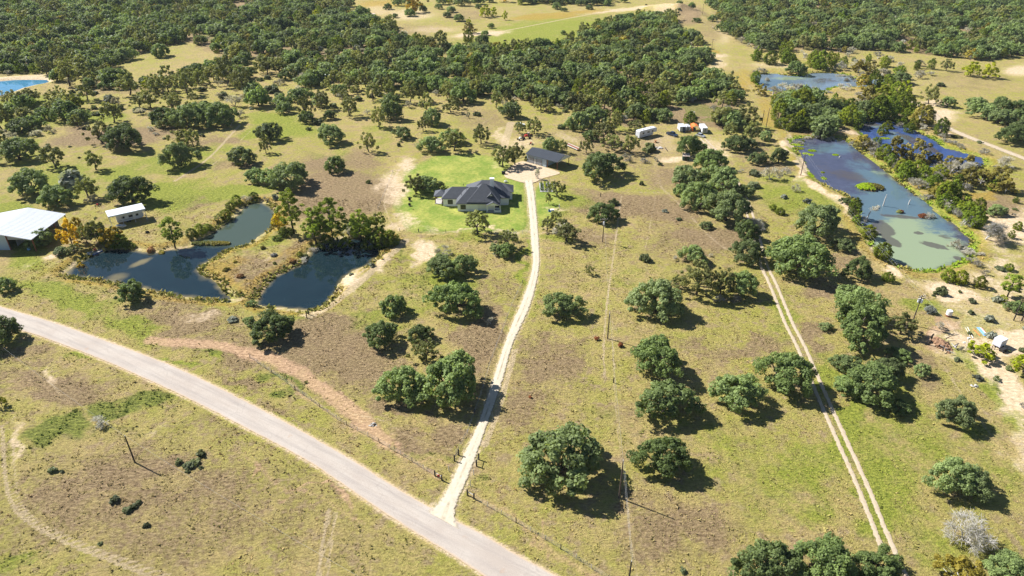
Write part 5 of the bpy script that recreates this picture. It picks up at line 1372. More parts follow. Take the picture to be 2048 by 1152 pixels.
def caravan(name, label, x, y, rz, L, Hh, W=2.5, mat=WSTEEL, group=None, fifth=False):
    c = thing(name, label, 'travel trailer', (x, y, hz(x, y)), rz, group)
    prof = [(0, .55), (L - (2.6 if fifth else .9), .55), (L - (2.3 if fifth else .1), (1.6 if fifth else 1.0)), (L, 1.6 if fifth else 1.4), (L - .1, Hh - .5), (L - .7, Hh - .05), (.5, Hh), (.05, Hh - .3)]
    MB().prism([(a, 0, b) for a, b in prof], (0, W, 0)).build('body', mat, c, .06)
    for q, w in ((L * .18, 1.0), (L * .45, 1.5), (L * .72, .8)):
        MB().box(q, q + w, -.025, .02, Hh * .52, Hh * .52 + .75).build('window', GLASS, c)
    MB().box(L * .60, L * .60 + .72, -.03, .02, .75, 2.6).build('door', TRIM, c)
    MB().box(.4, L - 2.8, -.018, .02, 1.0, 1.3).build('stripe', GSTEEL, c)
    for q in (L * .36, L * .45):
        for yy in (.1, W - .35):
            MB().tube([(q, yy, .38), (q, yy + .25, .38)], .38, 14).build('wheel', BLACK, c)
    for q in (L * .25, L * .65):
        MB().box(q, q + .9, W / 2 - .4, W / 2 + .4, Hh - .02, Hh + .22).build('roof_unit', TRIM, c, .04)
    MB().tube([(L, W / 2, .5 if not fifth else 1.4), (L + 1.0, W / 2, .5 if not fifth else 1.0)], .07).tube([(L + (.6 if not fifth else -1.2), W / 2, .6), (L + (.6 if not fifth else -1.2), W / 2, 0)], .06).build('hitch', DARKT, c)
    return c
caravan('travel_trailer', 'long white travel trailer parked under the open white canopy', -133.9 - .6, 211.7, cang, 8.4, 3.2)
caravan('travel_trailer', 'white fifth-wheel travel trailer with dark windows in the clearing by the big wood', 57.9, 302.2, math.atan2(7.3, 10.2), 11.2, 3.7, fifth=True)

def cargo_trailer(label, px0, px1, py, L, Hh, open_=False, mat=WSTEEL):
    p, q = at(px0, py), at(px1, py)
    w = q.x - p.x
    c = thing('cargo_trailer', label, 'trailer', (p.x, p.y, hz(p.x, p.y)), 0, 'box trailers parked in a row by the wood')
    m = MB()
    t = .08
    if open_:
        m.box(0, t, 0, L, .45, Hh).box(w - t, w, 0, L, .45, Hh).box(t, w - t, 0, L, .45, .55).box(t, w - t, 0, L, Hh - t, Hh).box(t, w - t, L - t, L, .55, Hh - t)
    else:
        m.box(0, w, 0, L, .45, Hh)
    m.build('body', mat, c, .03)
    m = MB()
    for i in range(6): m.box(.05, w - .05, L * (i + .5) / 6 - .03, L * (i + .5) / 6 + .03, Hh + .002, Hh + .03)
    m.build('roof_bow', TRIM, c)
    if open_:
        MB().box(t, w * .52, -.06, -.005, .5, Hh - .2).build('rear_door', GSTEEL, c)
        MB().add([(w * .54, -.02, .5), (w - .1, -.02, .5), (w - .1, -1.5, .02), (w * .54, -1.5, .02), (w * .54, -.02, .58), (w - .1, -.02, .58), (w - .1, -1.5, .1), (w * .54, -1.5, .1)], [(3, 2, 1, 0), (4, 5, 6, 7), (0, 1, 5, 4), (1, 2, 6, 5), (2, 3, 7, 6), (3, 0, 4, 7)]).build('ramp', DARKT, c)
    else:
        MB().box(.12, w - .12, -.05, -.002, .62, Hh - .25).build('rear_door', GSTEEL, c)
        MB().box(w * .45, w * .55, -.08, -.051, .7, Hh - .3).build('door_bar', DARKT, c)
    for xx in (-.04, w - .2):
        for yy in (L * .4, L * .55):
            MB().tube([(xx, yy, .34), (xx + .24, yy, .34)], .34, 12).build('wheel', BLACK, c)
    MB().tube([(w / 2, L, .45), (w / 2, L + 1.1, .45)], .06).box(w / 2 - .05, w / 2 + .05, L + .8, L + .9, 0, .5).build('hitch', DARKT, c)
    return c
cargo_trailer('white box trailer with its rear ramp open, beside the dark pickup', 1359, 1370.5, 264.5, 5.2, 2.7, True)
cargo_trailer('small white box trailer in shade between the ramp trailer and orange shelter', 1372.5, 1380, 262.5, 4.2, 2.3)
cargo_trailer('long white box trailer with grey rear door, beside the orange shelter', 1404, 1414.5, 267, 6.8, 2.7)
p, q = at(1384.5, 263), at(1395.5, 263)
orn = thing('orange_shelter', 'bright orange tarp shelter on poles between the white box trailers', 'shelter', (p.x, p.y, hz(p.x, p.y)))
w = q.x - p.x
MB().add([(-.1, -.1, 2.45), (w / 2, -.1, 2.95), (w + .1, -.1, 2.45), (-.1, 4.4, 2.45), (w / 2, 4.4, 2.95), (w + .1, 4.4, 2.45), (-.1, -.1, 2.4), (w / 2, -.1, 2.9), (w + .1, -.1, 2.4), (-.1, 4.4, 2.4), (w / 2, 4.4, 2.9), (w + .1, 4.4, 2.4)], [(0, 1, 4, 3), (1, 2, 5, 4), (9, 10, 7, 6), (10, 11, 8, 7), (0, 6, 7, 1), (1, 7, 8, 2), (3, 4, 10, 9), (4, 5, 11, 10), (0, 3, 9, 6), (2, 8, 11, 5)]).box(-.12, -.07, -.1, 4.4, .6, 2.4).box(-.1, .35, -.13, -.09, .2, 2.42).build('tarp', ORANGE, orn)
for x in (0, w):
    for y in (0, 4.3):
        MB().tube([(x, y, -.1), (x, y, 2.42)], .05).build('pole', GSTEEL, orn)
MB().box(.4, w - .6, 1.4, 3.6, .02, 1.1).build('covered_load', GREENP, orn, .1)

def car(name, label, px, py, ang, mat, kind='car', L=4.6, W=1.85):
    p = at(px, py)
    c = thing(name, label, 'car' if kind == 'car' else 'pickup truck', (p.x, p.y, hz(p.x, p.y)), ang)
    if kind == 'car':
        low = [(-L/2, .3), (L/2, .3), (L/2, .72), (L/2 - .9, .95), (-L/2 + .2, 1.0), (-L/2, .8)]
        top = [(-L/2 + .35, .99), (L/2 - 1.1, .95), (L/2 - 1.9, 1.48), (-L/2 + .9, 1.52)]
    else:
        L = 5.8
        low = [(-L/2, .4), (L/2, .4), (L/2, .95), (L/2 - 1.3, 1.15), (-L/2, 1.12)]
        top = [(-.9, 1.14), (L/2 - 1.35, 1.14), (L/2 - 2.0, 1.85), (-.7, 1.88)]
    MB().prism([(a, -W/2, b) for a, b in low], (0, W, 0)).build('body', mat, c, .07)
    MB().prism([(a, -W/2 + .1, b) for a, b in top], (0, W - .2, 0)).build('cabin_glass', GLASS, c, .05)
    r = top[2], top[3]
    MB().box(r[1][0] + .05, r[0][0] - .02, -W/2 + .16, W/2 - .16, r[0][1] - .02, r[0][1] + .07).build('cabin_roof', mat, c, .03)
    if kind != 'car':
        MB().box(-L/2 + .1, -1.0, -W/2 + .12, W/2 - .12, 1.10, 1.135).build('load_bed', BLACK, c)
    for x in (-L * .31, L * .31):
        for y in (-W/2 - .02, W/2 - .2):
            wh = MB().tube([(x, y, .36), (x, y + .22, .36)], .36, 14).build('wheel', BLACK, c)
            MB().tube([(x, y - .01, .36), (x, y + .23, .36)], .2, 10).build('rim', GSTEEL, wh)
    for y in (-W/2 + .2, W/2 - .55):
        MB().box(L/2 - .02, L/2 + .02, y, y + .35, .6, .78).build('headlight', TRIM, c)
    return c
car('pickup_truck', 'dark navy pickup truck parked beside the ramp trailer', 1344, 271, R(-50), NAVY, 'pickup')
car('parked_car', 'silver car parked in front of the long white box trailer', 1401, 273, R(-52), SILVER)
car('parked_car', 'white car half hidden by shrubs at the sandy yard edge', 2045, 620, R(-8), WHITECAR)
car('parked_car', 'white pickup-sized car under the thin oaks behind the garage', 1040, 252, R(10), WHITECAR)

p = at(1371.5, 321.5)
sh = thing('garden_shed', 'small dark green shed with faded pink sheet roof under the round oak', 'shed', (p.x, p.y, hz(p.x, p.y)), R(-4))
MB().box(-1.3, 1.3, 0, 2.2, -.2, 2.05).build('wall', GREENP, sh)
MB().add([(-1.5, -.35, 2.0), (1.5, -.35, 2.0), (1.5, 2.6, 2.55), (-1.5, 2.6, 2.55), (-1.5, -.35, 2.08), (1.5, -.35, 2.08), (1.5, 2.6, 2.63), (-1.5, 2.6, 2.63)], [(3, 2, 1, 0), (4, 5, 6, 7), (0, 1, 5, 4), (1, 2, 6, 5), (2, 3, 7, 6), (3, 0, 4, 7)]).build('roof', PINKROOF, sh)
MB().box(-.4, .45, -.04, .02, 0, 1.8).build('door', DARKT, sh)
def hut(label, px, py, w, d, h, roofm, rz=0):
    p = at(px, py)
    t = thing('hut', label, 'hut', (p.x, p.y, hz(p.x, p.y)), rz)
    MB().box(-w/2, w/2, 0, d, -.2, h).build('wall', DARKT, t)
    MB().box(-w/2 - .3, w/2 + .3, -.3, d + .3, h, h + .15).build('roof', roofm, t)
    MB().box(-.45, .45, -.05, .02, 0, min(h - .2, 2)).build('door', GSTEEL, t)
hut('tiny white-roofed hut among the bushes of the open savanna', 653, 160, 3.4, 3.0, 2.6, WSTEEL)
hut('pale-roofed hut at the upper edge of the wide wood', 743, 36, 5.5, 4.0, 3.0, PINKROOF)

# floating dock
dk = [at(168.7, 507.5), at(185, 507.5), at(195.6, 498), at(180.8, 496.5)]
dock = thing('floating_dock', 'square pale floating dock with a red chair on it, at the west pond', 'dock', (dk[0].x, dk[0].y, WATER_Z))
e1, e2 = (dk[1] - dk[0]).normalized(), Vector((0, 1, 0))
pl = lambda a, b, z: (a * 1.0 + b * .42, b, z)
m = MB()
for i in range(14):
    a0 = i * 2.95 / 14
    m.prism([pl(a0, 0, .3), pl(a0 + .19, 0, .3), pl(a0 + .19, 3.2, .3), pl(a0, 3.2, .3)], (0, 0, .07))
m.build('deck', CONC, dock)
MB().prism([pl(.05, .05, -.2), pl(2.85, .05, -.2), pl(2.85, 3.1, -.2), pl(.05, 3.1, -.2)], (0, 0, .49)).build('float', BLUEP, dock)
g_ = at(157, 497.6) - dk[0]
MB().prism([(g_.x, g_.y + .1, .55), (g_.x + .3, g_.y - .7, .55), (.9, .5, .4), (.6, 1.2, .4)], (0, 0, .08)).build('gangway', TRIM, dock)
ch = thing('dock_chair', 'red plastic chair on the floating dock', 'chair', (dk[0].x + 2.2, dk[0].y + 2.2, WATER_Z + .37), R(200))
MB().box(-.3, .3, -.3, .3, .36, .44).build('seat', REDP, ch); MB().box(-.3, .3, .24, .31, .441, 1.0).build('backrest', REDP, ch)
for x in (-.26, .26):
    for y in (-.26, .26): MB().tube([(x, y, 0), (x, y, .36)], .035).build('leg', REDP, ch)

# ---------------------------------------------------------------- power poles and lines
def pole(px, py, h, label, arm=None, pot=None, mat=POLEW, r=.15, arms=(0.45,), bank=False):
    p = at(px, py)
    t = thing('utility_pole', label, 'utility pole', (p.x, p.y, hz(p.x, p.y)), 0, None)
    MB().tube([(0, 0, -.5), (0, 0, h)], [r * 1.15, r * .75], 9).build('pole', mat, t)
    if arm is not None:
        for k, dz in enumerate(arms):
            c = MB().box(-1.2, 1.2, -.2, -.09, h - dz - .07, h - dz + .07, Matrix.Rotation(arm, 4, 'Z')).build('crossarm', POLEW, t)
            for q in (-1.1, -.4, .4, 1.1):
                v = Matrix.Rotation(arm, 3, 'Z') @ Vector((q, -.15, 0))
                MB().tube([(v.x, v.y, h - dz + .07), (v.x, v.y, h - dz + .3)], [.07, .05], 7).build('insulator', TRIM, c)
    else:
        MB().tube([(0, 0, h), (0, 0, h + .25)], [.06, .05], 7).build('insulator', TRIM, t)
    if pot:
        for q in (pot if isinstance(pot, (list, tuple)) else [0]):
            v = Vector((math.cos(q) * .42, math.sin(q) * .42, 0))
            MB().tube([(v.x, v.y, h - 2.1), (v.x, v.y, h - 1.2), (v.x, v.y, h - 1.1)], [.26, .26, .15], 10).build('transformer', WSTEEL, t)
    return p, h, t
P1 = pole(270, 925, 7.0, 'dark utility pole on the dry field across the road, by the weeds', mat=CREO)
P2 = pole(1238, 996, 9.6, 'utility pole rising from the big oak\'s shade near the entrance', arm=None, pot=None)
P3 = pole(1253, 1196, 9.0, 'black utility pole cut off by the bottom edge of the pasture', mat=CREO)
P4 = pole(1215, 677, 7.6, 'wooden utility pole in mid pasture beside two rusty red bushes')
P5 = pole(1205, 484, 8.6, 'utility pole carrying one grey transformer beside the round oak', arm=R(10), pot=[R(-100)])
P6 = pole(1823, 650, 9.2, 'utility pole with a bank of white transformers beside the trail clump', arm=R(20), pot=[R(-60), R(60), R(180)], arms=(.35, 1.0))
P7 = pole(1601, 352, 9.0, 'utility pole on the sandy bank of the purple pond', arm=R(30))
P8 = pole(1532, 254, 9.0, 'taller of the two poles on the golden strip above the pond')
P9 = pole(1523, 251, 7.5, 'shorter of the two poles on the golden strip above the pond', mat=CREO)
P10 = pole(1422, 108, 10.0, 'far utility pole on the bare strip beside the wood', arm=R(10))
P11 = pole(1404, 34, 9.0, 'farthest utility pole near the spoil mound', arm=R(10))
P12 = pole(2027, 641, 8.4, 'tall brown pole beside the white car at the yard edge', mat=CREO)
P13 = pole(2043, 642, 7.0, 'brown pole standing just past the tall one by the white car', mat=CREO)
P14 = pole(1374, 266, 9.0, 'thin dark light pole in front of the small box trailer', mat=CREO, r=.1)

def span(a, b, label, off_=0.0, sag=.02, dz=.2):
    A = Vector((a[0].x, a[0].y, hz(a[0].x, a[0].y) + a[1] + dz)); B = Vector((b[0].x, b[0].y, hz(b[0].x, b[0].y) + b[1] + dz))
    d = (B - A); n = Vector((-d.y, d.x, 0)).normalized() * off_
    Pp = [A + d * t + n - Vector((0, 0, 4 * sag * d.length * t * (1 - t))) for t in np.linspace(0, 1, 17)]
    o = MB().tube(Pp, .011, 4, False).build('power_line', WIRE)
    return tag(o, label, 'power line')
span(P2, P3, 'upper wire from the pole in the oak shade to the bottom edge pole', 0, .012)
span(P2, P3, 'lower wire running just beneath the upper one to the bottom edge pole', .35, .02, -.7)
span(P2, P4, 'wire over the pasture between the oak shade and mid pasture poles', 0, .012)
span(P4, P5, 'wire over the pasture between the mid pasture and transformer poles', 0, .012)
span(P6, P7, 'first wire crossing the green pond bank to the tank-topped pole', .5, .012)
span(P6, P7, 'second wire beside it crossing the green pond bank', -.5, .012)
span(P7, P8, 'wire along the golden strip above the purple pond', 0, .012)
span(P8, P10, 'long wire over the bare strip toward the far pole', 0, .01)
P1b = (at(30, 745), 7.0); P6b = (at(2120, 1010), 9.0)
span(P1, P1b, 'wire running over the weeds from the roadside pole', 0, .012)
span(P1, (at(760, 1230), 7.0), 'wire over the dry field from the roadside pole toward the road', 0, .012)
span(P6, P6b, 'wire over the pasture verge leading off from the tank-topped pole', .3, .012)

# ---------------------------------------------------------------- gate posts and fences
def post_at(px, py, h, name, label, cat, r=.13, mat=CREO, group=None):
    p = at(px, py)
    o = MB().tube([(0, 0, -.4), (0, 0, h - .04), (0, 0, h)], [r, r, r * .7], 10).build(name, mat)
    o.location = (p.x, p.y, hz(p.x, p.y))
    return tag(o, label, cat, group)
def brace(a, b, h, label):
    p, q = at(*a), at(*b)
    t = thing('fence_brace', label, 'gate post', (p.x, p.y, hz(p.x, p.y)), 0, 'black timber braces at the drive entrance')
    d = q - p
    for v in (Vector((0, 0, 0)), d):
        MB().tube([(v.x, v.y, -.4), (v.x, v.y, h)], .15, 10).build('post', CREO, t)
    MB().tube([(0, 0, h * .72), (d.x, d.y, h * .72)], .07, 8).build('rail', GREYWOOD if d.x > 0 and a[0] < 900 or a[0] > 930 and a[1] > 980 else CREO, t)
    MB().tube([(0, 0, .15), (d.x, d.y, h * .68)], .012, 4).build('brace_wire', WIRE, t)
    return t
brace((870, 952), (884, 961), 1.45, 'black timber brace with pale rail on the road fence, by the red reflector')
brace((909, 922), (917, 910), 1.6, 'black timber brace on the pond side of the gravel drive')
brace((953, 932), (957.5, 919), 1.6, 'black timber brace on the power pole side of the gravel drive')
brace((935, 991), (948, 998.5), 1.5, 'black timber brace with pale rail beside the drive mouth and red soil')
for px, py, h, lb in ((941, 972, 1.5, 'thin grey pipe post between the two drive-side braces, nearer the road'), (947.5, 950, 1.4, 'thin grey pipe post between the two drive-side braces, farther up'), (898, 942, 1.4, 'thin dark post on the pond side of the drive mouth')):
    post_at(px, py, h, 'gate_post', lb, 'post', .06, GSTEEL)
p = at(878, 958.5)
rk = thing('road_reflector', 'red roadside reflector in the weeds by the pale-railed brace', 'reflector', (p.x, p.y, hz(p.x, p.y)))
MB().tube([(0, 0, -.2), (0, 0, .9)], .03).build('stake', GSTEEL, rk); MB().tube([(0, -.05, .95), (0, .05, .95)], .3, 14).build('disc', REDP, rk)
post_at(614, 637, 1.6, 'pipe_post', 'black post at the east pond dam, nearer of a pair', 'post', .14)
post_at(618, 631, 1.9, 'pipe_post', 'taller black post at the east pond dam', 'post', .14)
post_at(837, 464, 1.2, 'corner_post', 'short dark post where the lawn meets the pasture', 'post', .14)
post_at(1227, 765, 1.5, 'marker_post', 'lone black marker post on the pasture under the wire', 'post', .13)
post_at(1201, 393, 1.5, 'marker_post', 'lone dark post on the mown edge beyond the transformer oak', 'post', .14)

def fence(s, step, label, h=1.2, wires=4, mat=GREYWOOD):
    P = wpoly(s)
    d = np.r_[0, np.cumsum(np.hypot(*np.diff(P, axis=0).T))]
    n = max(2, int(d[-1] / step) + 1)
    t = np.linspace(0, d[-1], n)
    X, Y = np.interp(t, d, P[:, 0]), np.interp(t, d, P[:, 1])
    Z = height(X, Y)
    f = thing('wire_fence', label, 'fence', (X[0], Y[0], Z[0]))
    L = [(X[i] - X[0], Y[i] - Y[0], Z[i] - Z[0]) for i in range(n)]
    for i in range(n):
        r = .075 if i % 3 == 0 else .045
        MB().tube([(L[i][0], L[i][1], L[i][2] - .3), (L[i][0] + RNG.normal() * .04, L[i][1] + RNG.normal() * .04, L[i][2] + h * RNG.uniform(.95, 1.12))], r, 6).build('fence_post', CREO if i % 3 == 0 else mat, f)
    for k in range(wires):
        z = .25 + k * (h - .35) / (wires - 1)
        MB().tube([(a, b, c + z) for a, b, c in L], .012, 3, False).build('fence_wire', GSTEEL, f)
fence('500,716 560,757 620,800 683,845 722,865 765,888 810,915 850,940 870,952', 3.0, 'barbed wire fence beside the red dirt strip above the road')
fence('948,999 1000,1028 1060,1062 1120,1098 1180,1136 1250,1180', 3.0, 'barbed wire fence on red soil between the oak pasture and the road')
fence('786,345 770,385 756,418', 5.0, 'old fence along the pale sandy edge of the lawn', 1.1, 3)
fence('800,464 880,465 960,466 1045,466', 5.0, 'thin fence along the lower edge of the lawn', 1.1, 3)
fence('1045,566 1022,615 1003,668 985,712 962,790 930,880 912,908', 6.0, 'low wire fence following the pond side of the gravel drive', 1.1, 3)

# ---------------------------------------------------------------- small things
def rocky(name, label, cat, px, py, w, d, h, mat, n=26, seed=1):
    p = at(px, py)
    t = thing(name, label, cat, (p.x, p.y, hz(p.x, p.y) - .05))
    rng = np.random.default_rng(seed)
    bm = bmesh.new()
    for _ in range(n):
        a, q = rng.uniform(0, 6.28), rng.random() ** .6
        c = Vector((math.cos(a) * q * w / 2, math.sin(a) * q * d / 2, (1 - q) * h * .8))
        ret = bmesh.ops.create_icosphere(bm, subdivisions=2, radius=rng.uniform(.14, .3) * (max(w, d) * .5 if n < 50 else 1.9))
        sc = Vector((rng.uniform(.7, 1.3), rng.uniform(.7, 1.3), rng.uniform(.45, .8)))
        for v in ret['verts']:
            v.co = Vector((v.co.x * sc.x, v.co.y * sc.y, v.co.z * sc.z)) * (1 + rng.normal() * .09) + c
    me = bpy.data.meshes.new('heap'); bm.to_mesh(me); bm.free(); me.materials.append(mat)
    link('heap', me, t)
    return t
rocky('rock_pile', 'grey stone pile in the grass below the pair of big oaks', 'rocks', 746, 849, 1.8, 1.2, .6, ROCK, 12, 3)
sp = rocky('dirt_heap', 'heap of turned red earth and roots beside the trail-side clump', 'earth heap', 1884, 690, 4.0, 7.0, .9, DIRT, 60, 4)
rng = np.random.default_rng(8)
for i in range(9):
    a = rng.uniform(0, 3.1); x, y = rng.normal(0, 1.4), rng.normal(0, 2.6)
    MB().tube([(x, y, .6), (x + math.cos(a) * 1.6, y + math.sin(a) * 1.6, 1.0 + rng.uniform(0, .5))], [.13, .08], 6).build('root', GREYWOOD if i % 2 else CREO, sp)
p = at(1858, 690)
sn = thing('burnt_snag', 'charred upright tree snag beside the red earth heap', 'dead tree', (p.x, p.y, hz(p.x, p.y)))
MB().tube([(0, 0, -.3), (.05, 0, 1.2), (-.05, .05, 2.5), (.1, 0, 3.4)], [.3, .24, .26, .16], 8).build('trunk', CREO, sn)
MB().tube([(0, 0, 2.6), (-1.0, .2, 2.75), (-2.2, .2, 2.6)], [.1, .07, .03], 6).build('branch', CREO, sn)
MB().tube([(.05, 0, 2.2), (.9, -.1, 2.0)], [.08, .03], 6).build('branch', CREO, sn)

p = at(1896.5, 632)
tk_ = thing('water_tank', 'small white upright tank with rusty base on the green slope', 'tank', (p.x, p.y, hz(p.x, p.y)))
MB().tube([(0, 0, .5), (0, 0, 1.6), (0, 0, 1.75), (0, 0, 1.82)], [.75, .75, .68, .3], 18).build('tank', TRIM, tk_)
MB().tube([(0, 0, -.1), (0, 0, .5)], [.72, .72], 18).build('base', RUST, tk_)
p = at(1996, 692)
bx_ = thing('box_trailer', 'pale lilac enclosed box on a dark trailer frame in the sandy junk yard', 'trailer', (p.x, p.y, hz(p.x, p.y)), R(28))
MB().box(-1.3, 1.3, -1.0, 1.0, .5, 2.4).build('body', pbr('lilac_white_panel', (0.60, 0.61, 0.68), .45, var=.06), bx_, .05)
MB().tube([(-1.3, .5, .55), (-2.9, 0, .6), (-1.3, -.5, .55)], .06).build('tongue', DARKT, bx_)
MB().tube([(-2.4, .1, 0), (-2.4, .1, 1.1)], .06).build('jack', DARKT, bx_)
for y in (-1.12, .92): MB().tube([(0, y, .38), (0, y + .2, .38)], .38, 12).build('wheel', BLACK, bx_)
MB().box(-1.2, 1.2, -.4, .4, .36, .5).build('frame', DARKT, bx_)
p = at(2006, 703)
jm = thing('junk_machine', 'small dark rusty machine by the lilac box trailer', 'machine', (p.x, p.y, hz(p.x, p.y)), R(20))
MB().box(-.8, .5, -.4, .4, .35, 1.0).build('engine', DARKT, jm, .06); MB().tube([(.5, 0, .5), (1.4, 0, .9)], .08).build('handle', RUST, jm)
for x in (-.6, .3):
    for y in (-.55, .4): MB().tube([(x, y, .3), (x, y + .15, .3)], .3, 10).build('wheel', BLACK, jm)

def lying(name, label, cat, a, b, r, mat, n=1, gap=.22, z=.1, group=None):
    p, q = at(*a), at(*b)
    d = q - p
    nrm = Vector((-d.y, d.x, 0)).normalized()
    for i in range(n):
        o = MB().tube([(0, 0, z + r), (d.x, d.y, z + r)], r, 8).build(name, mat)
        v = p + nrm * gap * i
        o.location = (v.x, v.y, hz(v.x, v.y) - .06)
        tag(o, label if i == 0 else label + ' beside its twin', cat, group)
lying('white_pipe', 'long white pipe lying on the sand by the lime green pine', 'pipe', (1935, 655), (1946, 677), .07, TRIM)
lying('white_pipe', 'thin white pipe lying just apart from the long one', 'pipe', (1931, 656), (1940, 673), .05, TRIM)
lying('orange_pipe', 'orange pipe lying beside the light blue sheets', 'pipe', (1947, 659), (1960, 672), .09, ORANGE)
p, q = at(1953, 655), at(1968, 672)
d = q - p
bs = thing('roofing_sheets', 'stack of light blue and white roofing sheets on the sand', 'sheets', (p.x, p.y, hz(p.x, p.y)), math.atan2(d.y, d.x))
MB().box(0, d.length, 0, .75, .02, .14).build('blue_sheet', LBLUE, bs); MB().box(.1, d.length, .76, 1.15, .02, .11).build('white_sheet', TRIM, bs); MB().box(.1, d.length, 1.16, 1.3, .02, .12).build('red_edge', REDP, bs)
p = at(1930.5, 699)
wp = thing('yard_lamp_post', 'leaning white pipe stand with a box head beside the lime green pine', 'post', (p.x, p.y, hz(p.x, p.y)))
MB().tube([(0, 0, -.3), (-.15, .1, 3.2)], .06).build('stand', TRIM, wp); MB().box(-.5, .1, -.15, .25, 3.1, 3.6).build('head', TRIM, wp, .05); MB().box(-1.2, -.5, -.1, .15, 1.9, 2.2).build('meter_box', TRIM, wp, .03)
rocky('rock_pile', 'pale rocks on the sand below the lime green pine', 'rocks', 1950, 772, 2.0, 1.2, .5, ROCK, 10, 9)

# garden plot by the drive
p0, p1 = at(1080, 384), at(1112, 382)
gp = thing('garden_plot', 'fenced vegetable plot on pale weed cloth beside the gravel drive', 'garden', (p0.x, p0.y, hz(p0.x, p0.y)))
gw_, gd_ = (p1 - p0).x, at(1080, 366).y - p0.y
MB().box(0, gw_, 0, gd_, .0, .06).build('weed_cloth', pbr('weed_cloth', (0.40, 0.38, 0.40), .8, var=.15), gp)
for x in (0, gw_ / 3, gw_ * 2 / 3, gw_):
    for y in (0, gd_): MB().box(x - .06, x + .06, y - .06, y + .06, -.2, 1.5).build('plot_post', TRIM if x == 0 else GREYWOOD, gp)
for y in (0, gd_):
    for z in (.7, 1.3): MB().box(0, gw_, y - .03, y + .03, z, z + .07).build('plot_rail', GREYWOOD, gp)
rowc = [(0.08, 0.12, 0.03), (0.42, 0.50, 0.03), (0.10, 0.14, 0.03), (0.34, 0.38, 0.04)]
rown = ['dark green', 'lime yellow', 'green', 'yellow green']
for i in range(4):
    x = gw_ * (i + .5) / 4.4
    k = 16
    C = np.c_[np.full(k, x) + RNG.normal(0, .12, k), np.linspace(.8, gd_ - .8, k), np.full(k, .55)]
    V, T = leaves(C, np.full(k, .42), 26, .26, RNG, flat=1.2)
    V = V + np.array([p0.x, p0.y, hz(p0.x, p0.y)])
    dk_, lt = tuple(c * .5 for c in rowc[i]), rowc[i]
    o = link('vegetable_row', np_mesh('vegetable_row', V, np.arange(len(V)).reshape(-1, 4), leaf_mat('veg_%s' % rown[i].replace(' ', '_'), dk_, lt, lt), dict(tint=T)))
    tag(o, f'{rown[i]} row of vegetables in the fenced plot by the drive', 'vegetables', 'vegetable rows')

def tote(px, py, label, cat, w, d, h, mat, lid, rz=0, name='storage_tote'):
    p = at(px, py)
    t = thing(name, label, cat, (p.x, p.y, hz(p.x, p.y)), rz)
    MB().box(-w/2, w/2, -d/2, d/2, 0, h * .85).build('box', mat, t, .04)
    MB().box(-w/2 - .04, w/2 + .04, -d/2 - .04, d/2 + .04, h * .85, h).build('lid', lid, t, .03)
tote(1104, 424, 'blue tote with white lid on bare soil beside the drive', 'box', 1.2, .9, 1.0, BLUEP, TRIM, .2)
tote(1099, 423, 'small dark blue tote touching the white-lidded one', 'box', .8, .7, .8, BLUEP, GREENP, .1)
post_at(1118.5, 416, 1.5, 'white_marker', 'white plastic marker post near the blue totes', 'post', .12, TRIM)
tote(1007, 348, 'black grill box beside the oak on the gravel yard edge', 'grill', 1.4, .9, 1.1, BLACK, DARKT, .1, 'grill')
p = at(1011.5, 365)
pt = thing('gas_tank', 'small white gas tank half sunk in the lawn behind the house', 'tank', (p.x, p.y, hz(p.x, p.y)))
MB().tube([(-.7, 0, .4), (-.55, 0, .4), (.55, 0, .4), (.7, 0, .4)], [.15, .38, .38, .15], 14).build('tank', TRIM, pt); MB().box(-.15, .15, -.15, .15, .75, .95).build('valve_cover', GSTEEL, pt)
for px, py, lb in ((820, 402, 'black lawn chair on the pale lawn, farther of two'), (820, 412, 'black lawn chair on the pale lawn, nearer of two')):
    p = at(px, py)
    c = thing('lawn_chair', lb, 'chair', (p.x, p.y, hz(p.x, p.y)), R(30))
    MB().box(-.45, .45, -.45, .45, .34, .42).build('seat', BLACK, c); MB().box(-.45, .45, .36, .45, .421, 1.05).build('backrest', BLACK, c)
    for x in (-.38, .38):
        for y in (-.38, .38): MB().tube([(x, y, -.02), (x, y, .34)], .035).build('leg', DARKT, c)

# machinery behind the garage
def implement(px, py, label, m1, m2, s=1.0, rz=0):
    p = at(px, py)
    t = thing('farm_implement', label, 'farm machine', (p.x, p.y, hz(p.x, p.y)), rz)
    t.scale = (s, s, s)
    MB().box(-1.6, 1.6, -.12, .12, .7, .9).box(-1.4, -1.2, -1.0, 1.0, .6, .75).box(1.1, 1.3, -1.0, 1.0, .6, .75).build('frame', m1, t)
    MB().prism([(-.9, -.5, .9), (.6, -.5, .9), (.4, -.5, 1.6), (-.6, -.5, 1.7)], (0, 1.0, 0)).build('hood', m2, t, .05)
    for x in (-1.3, 1.2):
        for y in (-1.1, .9): MB().tube([(x, y, .5), (x, y + .22, .5)], .5, 12).build('wheel', BLACK, t)
    MB().tube([(.4, 0, 1.5), (1.1, 0, 1.9)], .05).build('lever', DARKT, t)
implement(1041, 280, 'small machine with white hood behind the garage, by the rusty one', DARKT, TRIM, .8, .5)
implement(1053, 277, 'old rusty red farm machine behind the garage', RUST, REDP, 1.1, .2)
implement(1057, 272, 'rusty implement with pale deck at the back of the garage junk', RUST, PINKROOF, 1.0, -.3)
implement(1062, 289, 'dark red mower standing just behind the garage roof', BLACK, REDP, .6, 1.3)
implement(196, 412, 'tiny red mower on the grass between barn and canopy', BLACK, REDP, .5, 0)
p, q = at(1132, 290), at(1158, 301.5)
d = q - p
fb = thing('flatbed_trailer', 'long rusty flatbed trailer with pale side rails behind the garage', 'trailer', (p.x, p.y, hz(p.x, p.y)), math.atan2(d.y, d.x))
L_ = d.length
